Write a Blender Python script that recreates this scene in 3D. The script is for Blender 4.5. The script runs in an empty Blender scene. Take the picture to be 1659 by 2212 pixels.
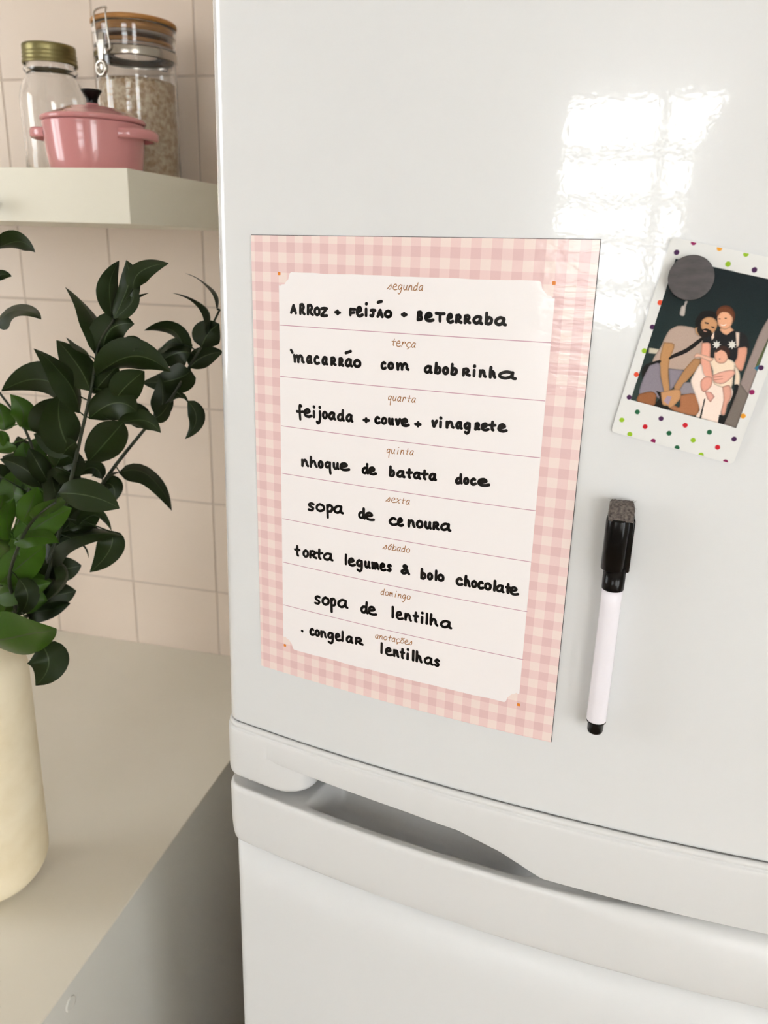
import bpy, math, random
import numpy as np
from mathutils import Vector, Matrix

# ------------------------------------------------------------------ camera, world, lights
SC = bpy.context.scene
COL = SC.collection
YAW, PITCH, ROLL, FPX = 0.23483, 0.31606, 0.02864, 1751.7
CAM = Vector((0.20455, -0.48684, -0.00506))
cd = bpy.data.cameras.new('camera'); cam = bpy.data.objects.new('camera', cd); COL.objects.link(cam)
r_ = Vector((math.cos(YAW), math.sin(YAW), 0))
f_ = Vector((-math.sin(YAW)*math.cos(PITCH), math.cos(YAW)*math.cos(PITCH), -math.sin(PITCH)))
u_ = r_.cross(f_)
rr = r_*math.cos(ROLL) + u_*math.sin(ROLL); uu = -r_*math.sin(ROLL) + u_*math.cos(ROLL)
M = Matrix((rr, uu, -f_)).transposed().to_4x4(); M.translation = CAM
cam.matrix_world = M
cd.sensor_fit = 'VERTICAL'; cd.sensor_height = 36; cd.lens = FPX/2212*36
cd.clip_start = 0.01
cd.dof.use_dof = True; cd.dof.focus_distance = 0.50; cd.dof.aperture_fstop = 12.0
SC.camera = cam
SC.view_settings.view_transform = 'Standard'; SC.view_settings.look = 'None'
SC.view_settings.gamma = 1; SC.view_settings.use_curve_mapping = False
SC.view_settings.exposure = -0.2

w = bpy.data.worlds.new('sky'); SC.world = w; w.use_nodes = True
w.node_tree.nodes['Background'].inputs[0].default_value = (0.93, 0.97, 1.0, 1)
w.node_tree.nodes['Background'].inputs[1].default_value = 6.0

def window_light(name, loc, rot, sx, sy, power, colr):
    l = bpy.data.lights.new(name, 'AREA'); l.shape = 'RECTANGLE'; l.size = sx; l.size_y = sy
    l.energy = power; l.color = colr
    o = bpy.data.objects.new(name, l); COL.objects.link(o); o.location = loc; o.rotation_euler = rot
    return o
# daylight entering the two windows of the kitchen (each lies just outside its glass)
window_light('daylight_window', (-0.22, -2.74, 0.12), (math.radians(90), 0, 0), 0.90, 0.80, 10, (1.0, 0.99, 0.975))
window_light('daylight_side', (2.24, -1.92, -0.15), (math.radians(90), 0, math.radians(90)), 1.00, 1.50, 24, (0.97, 0.99, 1.0))
window_light('daylight_front_right', (1.52, -2.74, 0.20), (math.radians(90), 0, 0), 0.85, 1.20, 18, (1.0, 0.985, 0.96))
window_light('daylight_left', (-2.14, -0.62, 0.20), (math.radians(90), 0, math.radians(-90)), 0.90, 1.20, 7, (1.0, 0.965, 0.92))

# ------------------------------------------------------------------ helpers
def lin(c):
    c = c/255.0
    return c/12.92 if c <= .04045 else ((c+.055)/1.055)**2.4
def srgb(r, g, b): return (lin(r), lin(g), lin(b), 1)
def mat(name, colr, rough=.5, metal=0, **kw):
    m = bpy.data.materials.new(name); m.use_nodes = True
    b = m.node_tree.nodes['Principled BSDF']
    b.inputs['Base Color'].default_value = colr; b.inputs['Roughness'].default_value = rough
    b.inputs['Metallic'].default_value = metal
    for k, v in kw.items(): b.inputs[k.replace('_', ' ')].default_value = v
    return m
def bump(m, scale, strength, dist=.0005, detail=2, coat=False, vscale=None):
    nt = m.node_tree; b = nt.nodes['Principled BSDF']
    tc = nt.nodes.new('ShaderNodeTexCoord'); n = nt.nodes.new('ShaderNodeTexNoise')
    n.inputs['Scale'].default_value = scale; n.inputs['Detail'].default_value = detail
    src = tc.outputs['Object']
    if vscale:
        mp = nt.nodes.new('ShaderNodeMapping'); mp.inputs['Scale'].default_value = vscale
        nt.links.new(src, mp.inputs[0]); src = mp.outputs[0]
    nt.links.new(src, n.inputs['Vector'])
    bp = nt.nodes.new('ShaderNodeBump'); bp.inputs['Strength'].default_value = strength; bp.inputs['Distance'].default_value = dist
    nt.links.new(n.outputs['Fac'], bp.inputs['Height'])
    if not coat: nt.links.new(bp.outputs[0], b.inputs['Normal'])
    nt.links.new(bp.outputs[0], b.inputs['Coat Normal'])
    return n
def vary(m, c1, c2, scale, lo=.35, hi=.65, detail=3, stretch=None):
    nt = m.node_tree; b = nt.nodes['Principled BSDF']
    tc = nt.nodes.new('ShaderNodeTexCoord'); n = nt.nodes.new('ShaderNodeTexNoise'); n.inputs['Scale'].default_value = scale
    n.inputs['Detail'].default_value = detail
    src = tc.outputs['Object']
    if stretch:
        mp = nt.nodes.new('ShaderNodeMapping'); mp.inputs['Scale'].default_value = stretch
        nt.links.new(src, mp.inputs[0]); src = mp.outputs[0]
    nt.links.new(src, n.inputs['Vector'])
    r = nt.nodes.new('ShaderNodeValToRGB'); r.color_ramp.elements[0].position = lo; r.color_ramp.elements[1].position = hi
    r.color_ramp.elements[0].color = c1; r.color_ramp.elements[1].color = c2
    nt.links.new(n.outputs['Fac'], r.inputs[0]); nt.links.new(r.outputs[0], b.inputs['Base Color'])
def mesh(name, V, F, m, parent=None, smooth=True, mats=None, fm=None, loc=None):
    me = bpy.data.meshes.new(name); me.from_pydata([tuple(v) for v in V], [], [tuple(f) for f in F])
    for q in (mats or [m]): me.materials.append(q)
    if fm: me.polygons.foreach_set('material_index', fm)
    me.polygons.foreach_set('use_smooth', [smooth]*len(me.polygons)); me.update()
    o = bpy.data.objects.new(name, me); COL.objects.link(o)
    if parent: o.parent = parent
    if loc: o.location = loc
    return o
def thing(name, label, cat, loc=(0, 0, 0), group=None, parent=None):
    o = bpy.data.objects.new(name, None); COL.objects.link(o); o.location = loc; o.empty_display_size = .05
    o['label'] = label; o['category'] = cat
    if group: o['group'] = group
    return o
def tag(o, label=None, cat=None, group=None, kind=None):
    if label: o['label'] = label
    if cat: o['category'] = cat
    if group: o['group'] = group
    if kind: o['kind'] = kind
    return o
def lathe(prof, n=64, c=(0, 0, 0)):
    V = []; F = []
    for r, z in prof:
        for i in range(n):
            a = 2*math.pi*i/n; V.append((c[0]+r*math.cos(a), c[1]+r*math.sin(a), c[2]+z))
    for j in range(len(prof)-1):
        for i in range(n):
            k = (i+1) % n; F.append((j*n+i, j*n+k, (j+1)*n+k, (j+1)*n+i))
    return V, F
def box(x0, x1, y0, y1, z0, z1, bv=0.0):
    """box with chamfered edges"""
    import bmesh
    bm = bmesh.new(); bmesh.ops.create_cube(bm, size=1)
    for v in bm.verts:
        v.co = Vector((x0 if v.co.x < 0 else x1, y0 if v.co.y < 0 else y1, z0 if v.co.z < 0 else z1))
    if bv: bmesh.ops.bevel(bm, geom=list(bm.edges), offset=bv, segments=2, affect='EDGES', profile=.5)
    bm.verts.index_update()
    V = [tuple(v.co) for v in bm.verts]; F = [[v.index for v in f.verts] for f in bm.faces]; bm.free()
    return V, F
def join(*parts):
    V = []; F = []
    for v, f in parts:
        o = len(V); V += list(v); F += [[i+o for i in q] for q in f]
    return V, F
def tube(pts, rad, n=8, cap=True):
    pts = [Vector(p) for p in pts]; V = []; F = []; up = Vector((.123, .456, .88)).normalized()
    for i, p in enumerate(pts):
        t = (pts[min(i+1, len(pts)-1)]-pts[max(i-1, 0)]).normalized()
        a = t.cross(up).normalized(); b = t.cross(a).normalized(); r = rad[i] if isinstance(rad, (list, tuple)) else rad
        for k in range(n):
            g = 2*math.pi*k/n; V.append(p+(a*math.cos(g)+b*math.sin(g))*r)
    for i in range(len(pts)-1):
        for k in range(n):
            l = (k+1) % n; F.append((i*n+k, i*n+l, (i+1)*n+l, (i+1)*n+k))
    if cap: F.append(list(range(n))[::-1]); F.append([(len(pts)-1)*n+k for k in range(n)])
    return V, F
def smoothline(P, sub=5):
    """Catmull-Rom through the points"""
    P = [np.array(p, float) for p in P]
    if len(P) < 3: return [P[0]+(P[-1]-P[0])*t for t in (0, .5, 1)] if len(P) == 2 else P
    Q = [2*P[0]-P[1]]+P+[2*P[-1]-P[-2]]; out = []
    for i in range(1, len(Q)-2):
        for s in range(sub):
            t = s/sub; a, b, c, d = Q[i-1], Q[i], Q[i+1], Q[i+2]
            out.append(.5*((2*b)+(c-a)*t+(2*a-5*b+4*c-d)*t*t+(3*b-a-3*c+d)*t**3))
    out.append(P[-1]); return out
def sstep(a, b, x):
    t = min(1, max(0, (x-a)/(b-a))); return t*t*(3-2*t)

# ------------------------------------------------------------------ materials
M_enamel = mat('white_enamel', srgb(227, 228, 228), .2, Coat_Weight=1.0, Coat_Roughness=.03, Coat_IOR=1.5)
bump(M_enamel, 300, .055, .0005, 1)
M_trim = mat('white_trim_plastic', srgb(222, 222, 221), .3)
M_lower = mat('lower_door_enamel', srgb(225, 226, 226), .36)
bump(M_lower, 90, .05, .0008, 1)
M_cab = mat('cabinet_enamel', srgb(196, 193, 184), .4)
M_seal = mat('dark_gap', srgb(60, 52, 44), .8)
M_tile = mat('pinkish_white_tile', srgb(238, 222, 207), .28)
bump(M_tile, 12, .12, .002, 2)
M_grout = mat('grout', srgb(212, 197, 183), .85)
M_shelf = mat('shelf_white_laminate', srgb(240, 235, 218), .5)
M_counter = mat('matt_white_worktop', srgb(214, 207, 192), .42)
vary(M_counter, srgb(232, 226, 212), srgb(235, 229, 216), 6)
M_side = mat('grey_side_panel', srgb(222, 220, 212), .45)
M_glass = mat('clear_glass', (1, 1, 1, 1), .02, Transmission_Weight=1.0, IOR=1.47)
M_gold = mat('gold_tin', srgb(140, 132, 92), .4, 1)
M_steel = mat('steel_wire', srgb(190, 184, 175), .22, 1)
M_bamboo = mat('bamboo', srgb(180, 128, 66), .45)
vary(M_bamboo, srgb(165, 110, 52), srgb(196, 144, 80), 60, .3, .7, 3, (1, 1, 8))
M_pink = mat('pink_glaze', srgb(214, 144, 146), .16, Coat_Weight=.6, Coat_Roughness=.04)
M_black = mat('glossy_black_plastic', srgb(7, 6, 6), .2, Specular_IOR_Level=.22)
M_vase = mat('cream_stoneware', srgb(226, 208, 172), .7)
vary(M_vase, srgb(238, 222, 188), srgb(248, 235, 206), 22, .3, .6, 5)
M_leaf = mat('leaf_green', srgb(27, 40, 12), .42, Specular_IOR_Level=.2)
M_leaf2 = mat('leaf_light_green', srgb(50, 80, 16), .42, Specular_IOR_Level=.25)
M_vein = mat('leaf_vein', srgb(46, 62, 26), .5)
M_stem = mat('dark_stem', srgb(38, 44, 26), .6)
M_oat = mat('oat_flakes', srgb(222, 196, 160), .9)
vary(M_oat, srgb(206, 172, 130), srgb(250, 236, 210), 160, .35, .65)
M_ink = mat('black_marker_ink', srgb(12, 9, 9), .3)
M_print = mat('brown_print', srgb(158, 104, 46), .4)
M_line = mat('mauve_print', srgb(196, 148, 166), .4)
M_orange = mat('orange_print', srgb(228, 134, 40), .3)
def laminate(m):
    m.node_tree.nodes['Principled BSDF'].inputs['Coat Weight'].default_value = 1.0
    m.node_tree.nodes['Principled BSDF'].inputs['Coat Roughness'].default_value = .07
    bump(m, 230, .5, .0007, 3, coat=True, vscale=(.5, 1, 1.6)); return m
M_panel = laminate(mat('glossy_white_print', srgb(247, 242, 241), .45))
M_edge = mat('white_paper_edge', srgb(235, 228, 224), .6)
M_back = mat('dark_magnet_backing', srgb(60, 56, 56), .6)
M_magnet = mat('dark_ferrite_magnet', srgb(92, 88, 88), .55)
vary(M_magnet, srgb(64, 60, 61), srgb(86, 80, 80), 120, .3, .7, 5, (1, 1, 3)); 
M_felt = mat('grey_felt', srgb(96, 88, 84), .95)
vary(M_felt, srgb(64, 58, 56), srgb(140, 130, 122), 700, .3, .7, 4, (1, 1, 1))
M_barrel = mat('white_pen_barrel', srgb(240, 236, 242), .22)
M_paint = mat('room_wall_paint', srgb(222, 214, 202), .8)
M_floor = mat('floor_tile', srgb(158, 138, 114), .4)
M_frame = mat('white_window_frame', srgb(235, 235, 232), .4)
M_pane = mat('window_glass', (1, 1, 1, 1), .0, Transmission_Weight=1.0, IOR=1.01)

# gingham: two sets of stripes printed over each other, from the sheet's own millimetres
M_ging = mat('pink_gingham', srgb(240, 205, 202), .45)
nt = M_ging.node_tree; b = nt.nodes['Principled BSDF']
uvn = nt.nodes.new('ShaderNodeUVMap'); uvn.uv_map = 'sheet'
sep = nt.nodes.new('ShaderNodeSeparateXYZ'); nt.links.new(uvn.outputs[0], sep.inputs[0])
def mth(op, a, bb=None):
    n = nt.nodes.new('ShaderNodeMath'); n.operation = op
    for i, v in enumerate((a, bb)):
        if v is None: continue
        if isinstance(v, (int, float)): n.inputs[i].default_value = v
        else: nt.links.new(v, n.inputs[i])
    return n.outputs[0]
def stripe(src, start, per):
    fr = mth('FRACT', mth('DIVIDE', mth('ADD', src, 1160-start), per))
    return mth('LESS_THAN', fr, .5)
tx = stripe(sep.outputs[0], 3.0, 11.6)
ty = stripe(sep.outputs[1], -10.0, 11.6)
addv = mth('MULTIPLY', mth('ADD', tx, ty), .5)
cr = nt.nodes.new('ShaderNodeValToRGB'); cr.color_ramp.elements[0].color = srgb(244, 225, 217); cr.color_ramp.elements[1].color = srgb(229, 193, 191)
e = cr.color_ramp.elements.new(.5); e.color = srgb(239, 209, 205)
nt.links.new(addv, cr.inputs[0]); nt.links.new(cr.outputs[0], b.inputs['Base Color'])
laminate(M_ging)

# ------------------------------------------------------------------ room
XW0, XW1, YW0, YW, ZF, ZCL = -2.0, 2.1, -2.6, 0.6322, -1.56, 1.25
TP = 0.15077
def wall(name, parts):
    return tag(mesh(name, *join(*parts), M_paint, smooth=False), kind='structure')
tag(mesh('floor', *box(XW0-.2, XW1+.2, YW0-.2, YW+.2, ZF-.1, ZF), M_floor, smooth=False), kind='structure')
tag(mesh('ceiling', *box(XW0-.2, XW1+.2, YW0-.2, YW+.2, ZCL, ZCL+.1), M_paint, smooth=False), kind='structure')
WB = tag(mesh('wall_back', *box(XW0, XW1, YW+.0009, YW+.15, ZF, ZCL), M_grout, smooth=False), kind='structure')
# hole walls
def holed(name, axis, p0, p1, a0, a1, h0, h1, z0, z1):
    q = []
    for lo, hi, zz0, zz1 in ((a0, h0, ZF, ZCL), (h1, a1, ZF, ZCL), (h0, h1, ZF, z0), (h0, h1, z1, ZCL)):
        q.append(box(lo, hi, p0, p1, zz0, zz1) if axis == 'y' else box(p0, p1, lo, hi, zz0, zz1))
    return wall(name, q)
wall('wall_front', [box(a, b_, YW0-.12, YW0, c, d) for a, b_, c, d in ((XW0, -.65, ZF, ZCL), (.21, 1.08, ZF, ZCL), (1.96, XW1, ZF, ZCL),
     (-.65, .21, ZF, -.28), (-.65, .21, .52, ZCL), (1.08, 1.96, ZF, -.42), (1.08, 1.96, .82, ZCL))])
holed('wall_right', 'x', XW1, XW1+.12, YW0, YW+.15, -2.42, -1.42, -.90, .60)
holed('wall_left', 'x', XW0-.12, XW0, YW0, YW+.15, -1.10, -.15, -.42, .85)
def window(name, axis, p, h0, h1, z0, z1, vs, hs):
    fw = .03
    def bx(a0, a1, c0, c1, t=.03):
        return box(a0, a1, p-t/2, p+t/2, c0, c1, .002) if axis == 'y' else box(p-t/2, p+t/2, a0, a1, c0, c1, .002)
    fr = join(bx(h0, h0+fw, z0, z1), bx(h1-fw, h1, z0, z1), bx(h0, h1, z0, z0+fw), bx(h0, h1, z1-fw, z1))
    o = tag(mesh(name, *fr, M_frame, smooth=False), kind='structure')
    for v in vs: mesh('mullion', *bx(v-.026, v+.026, z0, z1, .035), M_frame, o, smooth=False)
    for v in hs: mesh('glazing_bar', *bx(h0, h1, v-.021, v+.021, .024), M_frame, o, smooth=False)
    X = [h0]+list(vs)+[h1]; Z = [z0]+list(hs)+[z1]
    for i in range(len(X)-1):
        for j in range(len(Z)-1):
            mesh('pane', *bx(X[i]+.005, X[i+1]-.005, Z[j]+.005, Z[j+1]-.005, .004), M_pane, o, smooth=False)
window('window_1', 'y', YW0-.06, -0.65, .21, -.28, .52, (-.115,), (-.12, .035, .165, .32))
window('window_2', 'x', XW1+.06, -2.42, -1.42, -.90, .60, (-1.92,), (-.15,))
window('window_4', 'y', YW0-.06, 1.08, 1.96, -.42, .82, (1.52,), (0, .4))
window('window_3', 'x', XW0-.06, -1.10, -.15, -.42, .85, (-.62,), (.2,))

# tiles, one by one, sharing one mesh
h = TP/2-.0014
tv, tf = box(-h, h, 0, .003, -h, h, .0007)
tile0 = mesh('tile', tv, tf, M_tile, WB, smooth=False)
random.seed(3); first = True
for i in range(-5, 6):
    for j in range(-3, 9):
        xc, zc = -.6414+TP*(i+.5), .20573-TP*(j-.5)
        if xc > .15 or xc < -1.35 or zc < -.75 or zc > .65: continue
        o = tile0 if first else tile0.copy()
        if not first: COL.objects.link(o)
        first = False
        o.location = (xc, YW+random.uniform(-.0003, .0003), zc)
        o.rotation_euler = (random.uniform(-.002, .002), 0, random.uniform(-.002, .002))

# ------------------------------------------------------------------ worktop with its side panel
ZC = -.6614; XC = -.2005
cab = thing('kitchen_counter', 'low counter cabinet with matt white top and bare grey end panel', 'counter', (-1.0, .28, ZF))
def rel(VF, par): return [tuple(Vector(v)-par.location) for v in VF[0]], VF[1]
mesh('worktop', *rel(box(-1.95, XC, -.09, YW-.0005, ZC-.0025, ZC, .0006), cab), M_counter, cab, smooth=False)
sp = mesh('side_panel', *rel(box(XC-.018, XC-.0003, -.088, YW-.001, ZF, ZC-.0025), cab), M_side, cab, smooth=False)
tag(sp, 'plain grey end panel')
mesh('cabinet_body', *rel(box(-1.94, XC-.018, -.06, YW-.001, ZF+.09, ZC-.0026), cab), M_side, cab, smooth=False)
for i in range(4):
    x0 = -1.94+i*.43
    mesh('door', *rel(box(x0+.002, x0+.426, -.079, -.06, ZF+.095, ZC-.012, .001), cab), M_side, cab, smooth=False)
cp = lathe([(0, 0), (.0058, 0), (.0069, -.0001), (.0072, -.0008), (.0072, -.0016)], 28)
V = [(XC-.0003+.0012+z, .0065+x, -.684+y) for x, y, z in cp[0]]
mesh('screw_cover', *rel((V, cp[1]), cab), M_side, cab)
cp2 = [(XC+.0001+z*.5, .052+x*.6, -.712+y*.6) for x, y, z in cp[0]]

# ------------------------------------------------------------------ wall shelf
sh = thing('floating_shelf', 'thick white floating shelf on the tiled wall carrying the jars and the pink pot', 'shelf', (-.8, .46, .0097))
mesh('board', *rel(box(-1.6, -.2552, .2969, YW-.0008, .0097, .0622, .0006), sh), M_shelf, sh, smooth=False)
kp = [(0, -.0045), (.004, -.0042), (.0078, -.002), (.0088, .001), (.0078, .004), (.0045, .006), (.0035, .009), (.0035, .0145)]
cp = lathe(kp, 28)
V = [(-.4122+x, .2969-.0145+z, .0262+y) for x, y, z in cp[0]]
tag(mesh('knob', *rel((V, cp[1]), sh), M_black, sh), 'small black knob')

# ---- measured data (millimetres)
ZBP = [(.008,-.3705),(.05,-.3717),(.11,-.3738),(.154,-.3765),(.183,-.3837),(.2115,-.396),(.3,-.3965),(.8,-.397)]
HAND = [[('ARROZ', [28.4, -45.7, 33.7, -45.8, 6.2, 34.8, -45.8, 39.8, -45.9, 6.1, 40.2, -45.9, 45.7, -46.0, 6.1, 45.1, -46.0, 50.4, -46.0, 6.1, 49.6, -46.0, 55.4, -46.1, 6.1]), ('+', [59.4, -44.6, 64.1, -44.7, 3.7]), ('FeiJAO', [69.1, -44.7, 74.2, -44.6, 5.3, 73.8, -44.6, 78.8, -44.5, 5.3, 79.7, -44.5, 81.5, -44.5, 5.3, 82.6, -44.5, 87.2, -44.4, 5.2, 87.2, -44.4, 92.0, -44.4, 5.2, 91.8, -44.4, 97.6, -44.3, 5.2]), ('~', [87.2, -36.7, 91.2, -36.1, 1.0]), ('+', [102.6, -43.2, 106.8, -43.2, 3.3]), ('BeTeRRaba', [112.1, -44.9, 116.5, -44.8, 4.9, 117.0, -44.8, 122.9, -44.8, 4.8, 123.2, -44.8, 129.8, -44.8, 4.8, 130.1, -44.8, 134.7, -44.8, 4.8, 135.0, -44.8, 139.9, -44.8, 4.8, 140.1, -44.8, 145.0, -44.7, 4.8, 145.2, -44.7, 151.8, -44.7, 4.7, 152.1, -44.7, 157.3, -44.7, 4.7, 157.6, -44.7, 165.1, -44.7, 4.7])], [('macarrao', [30.3, -75.1, 39.1, -75.0, 5.1, 39.8, -75.0, 44.7, -74.9, 5.1, 45.1, -74.9, 49.7, -74.8, 5.1, 50.7, -74.8, 55.8, -74.7, 5.0, 56.8, -74.7, 61.6, -74.6, 5.0, 62.3, -74.6, 66.7, -74.6, 5.0, 66.7, -74.6, 72.7, -74.5, 5.0, 72.4, -74.5, 78.3, -74.4, 4.9]), ('`', [28.0, -68.5, 31.0, -69.7, 1.4]), ('~', [66.6, -67.0, 71.9, -65.9, 1.1]), ('com', [90.6, -74.2, 94.7, -74.0, 4.6, 95.0, -74.0, 99.7, -73.8, 4.6, 100.5, -73.8, 109.4, -73.4, 4.6]), ('abobrinha', [117.9, -74.0, 123.8, -73.9, 4.6, 124.3, -73.9, 129.1, -73.8, 4.6, 129.1, -73.8, 133.6, -73.8, 4.6, 133.9, -73.8, 138.9, -73.7, 4.6, 140.8, -73.7, 146.5, -73.6, 4.5, 147.3, -73.6, 149.2, -73.6, 4.5, 150.6, -73.6, 155.7, -73.5, 4.5, 156.5, -73.5, 161.2, -73.4, 4.5, 161.8, -73.4, 172.8, -73.3, 4.5])], [('feijoada', [32.1, -108.4, 38.6, -108.3, 5.0, 37.9, -108.3, 44.1, -108.2, 5.0, 44.4, -108.2, 46.8, -108.2, 5.0, 47.1, -108.2, 51.4, -108.1, 5.0, 51.1, -108.2, 55.8, -108.1, 5.0, 55.4, -108.1, 61.7, -108.0, 4.9, 61.7, -108.0, 67.8, -108.0, 4.9, 67.8, -108.0, 73.6, -107.9, 4.9]), ('+', [79.6, -107.3, 84.6, -107.2, 4.0]), ('couve', [87.3, -107.0, 91.7, -106.9, 4.5, 91.7, -106.9, 96.3, -106.7, 4.5, 96.3, -106.7, 100.9, -106.6, 4.5, 100.9, -106.6, 105.4, -106.4, 4.5, 104.8, -106.4, 110.4, -106.3, 4.5]), ('+', [113.4, -106.1, 118.4, -105.9, 4.2]), ('vinagrete', [123.9, -105.2, 128.5, -104.9, 4.5, 129.0, -104.9, 130.8, -104.8, 4.5, 132.7, -104.7, 138.7, -104.4, 4.5, 138.7, -104.4, 143.7, -104.2, 4.5, 143.7, -104.2, 148.7, -104.0, 4.4, 150.1, -103.9, 154.2, -103.7, 4.4, 153.9, -103.7, 159.1, -103.5, 4.4, 158.3, -103.5, 163.4, -103.3, 4.4, 163.7, -103.3, 169.6, -103.0, 4.4])], [('nhoque', [35.7, -140.9, 42.0, -140.5, 4.9, 42.0, -140.5, 48.5, -140.1, 4.9, 48.2, -140.2, 52.9, -139.9, 4.9, 52.9, -139.9, 59.0, -139.5, 4.8, 59.0, -139.5, 64.3, -139.2, 4.8, 64.0, -139.3, 71.2, -138.9, 4.8]), ('de', [79.5, -139.3, 85.1, -139.2, 4.7, 84.1, -139.2, 89.8, -139.0, 4.7]), ('batata', [97.9, -138.6, 102.6, -138.4, 4.7, 102.9, -138.4, 109.3, -138.1, 4.6, 109.0, -138.1, 114.1, -137.8, 4.6, 113.8, -137.8, 119.5, -137.6, 4.6, 118.6, -137.6, 124.2, -137.4, 4.6, 123.9, -137.4, 129.5, -137.1, 4.6]), ('doce', [140.5, -137.2, 145.7, -136.9, 4.4, 145.4, -136.9, 149.6, -136.7, 4.4, 149.6, -136.7, 153.8, -136.4, 4.3, 154.1, -136.4, 161.4, -136.0, 4.3])], [('sopa', [40.5, -170.0, 46.5, -169.5, 5.5, 46.5, -169.5, 54.1, -168.9, 5.5, 54.1, -168.9, 60.3, -168.5, 5.5, 59.6, -168.5, 67.7, -167.9, 5.4]), ('de', [77.5, -168.6, 83.5, -168.8, 4.9, 82.5, -168.7, 89.2, -168.9, 4.9]), ('cenoura', [98.9, -169.8, 104.9, -169.4, 5.1, 104.6, -169.4, 109.2, -169.1, 5.1, 111.4, -169.0, 117.2, -168.6, 5.1, 116.9, -168.6, 122.4, -168.3, 5.1, 122.4, -168.3, 127.8, -168.0, 5.0, 127.8, -168.0, 132.9, -167.7, 5.0, 132.6, -167.7, 140.2, -167.3, 5.0])], [('torta', [29.9, -203.6, 35.4, -203.3, 5.5, 36.5, -203.2, 41.9, -202.8, 5.4, 41.5, -202.9, 48.3, -202.4, 5.4, 46.5, -202.5, 52.9, -202.1, 5.4, 52.2, -202.2, 60.6, -201.6, 5.4]), ('legumes', [68.5, -202.3, 70.5, -202.2, 5.1, 70.9, -202.2, 76.6, -201.9, 5.1, 76.6, -201.9, 82.6, -201.7, 5.1, 82.6, -201.7, 87.6, -201.4, 5.1, 87.6, -201.4, 93.8, -201.2, 5.1, 93.5, -201.2, 98.3, -201.0, 5.0, 98.6, -200.9, 102.5, -200.8, 5.0]), ('&', [107.9, -200.7, 114.8, -200.4, 7.2]), ('bolo', [121.3, -201.7, 125.7, -201.4, 4.9, 125.7, -201.4, 130.3, -201.1, 4.9, 130.9, -201.0, 132.8, -200.9, 4.9, 132.4, -200.9, 137.6, -200.6, 4.9]), ('chocolate', [144.5, -201.1, 149.5, -201.0, 5.0, 149.8, -201.0, 154.5, -201.0, 5.0, 154.2, -201.0, 158.6, -200.9, 5.0, 158.3, -200.9, 162.7, -200.9, 5.0, 162.4, -200.9, 167.6, -200.9, 5.0, 168.2, -200.8, 169.6, -200.8, 4.9, 169.6, -200.8, 175.6, -200.8, 4.9, 175.3, -200.8, 179.2, -200.8, 4.9, 178.1, -200.8, 183.9, -200.8, 4.9])], [('sopa', [45.5, -235.3, 51.3, -234.8, 6.1, 51.3, -234.8, 58.0, -234.1, 6.1, 57.7, -234.2, 63.0, -233.7, 6.1, 63.3, -233.6, 72.0, -232.9, 6.0]), ('de', [80.5, -233.6, 87.0, -233.5, 5.6, 86.0, -233.5, 92.5, -233.4, 5.6]), ('lentilha', [102.9, -232.4, 104.8, -232.4, 5.4, 105.8, -232.3, 111.3, -232.2, 5.3, 111.6, -232.2, 117.4, -232.0, 5.3, 117.4, -232.0, 122.1, -231.9, 5.3, 123.1, -231.9, 125.0, -231.8, 5.3, 126.2, -231.8, 128.4, -231.7, 5.3, 128.7, -231.7, 135.2, -231.6, 5.3, 135.8, -231.6, 144.4, -231.4, 5.2])], [('.', [34.9, -258.7, 37.5, -258.4, 2.1]), ('congelar', [41.8, -259.4, 46.2, -259.1, 5.3, 45.9, -259.2, 50.6, -258.9, 5.2, 50.3, -258.9, 56.1, -258.6, 5.2, 55.7, -258.6, 61.8, -258.3, 5.2, 61.8, -258.3, 66.8, -258.0, 5.2, 66.8, -258.0, 68.7, -257.9, 5.2, 70.0, -257.8, 76.2, -257.5, 5.1, 76.6, -257.5, 83.8, -257.1, 5.1]), ('lentilhas', [95.8, -259.8, 97.8, -259.8, 5.4, 99.1, -259.8, 104.8, -259.7, 5.4, 104.8, -259.7, 109.7, -259.7, 5.4, 109.4, -259.7, 113.7, -259.7, 5.3, 114.3, -259.7, 116.3, -259.7, 5.3, 118.2, -259.7, 120.0, -259.7, 5.3, 120.5, -259.7, 125.9, -259.6, 5.3, 126.2, -259.6, 133.5, -259.6, 5.3, 133.2, -259.6, 137.8, -259.7, 5.3])]]
DAYS = [('segunda', 94.0, -28.0, 115.3, -27.9), ('terça', 97.2, -59.4, 112.2, -59.7), ('quarta', 96.0, -91.7, 113.5, -91.3), ('quinta', 96.1, -123.9, 113.6, -122.9), ('sexta', 97.2, -154.3, 112.3, -154.1), ('sábado', 95.9, -185.9, 113.6, -185.3), ('domingo', 94.9, -217.3, 115.2, -216.8), ('anotações', 91.8, -249.2, 118.0, -248.1)]
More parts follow.
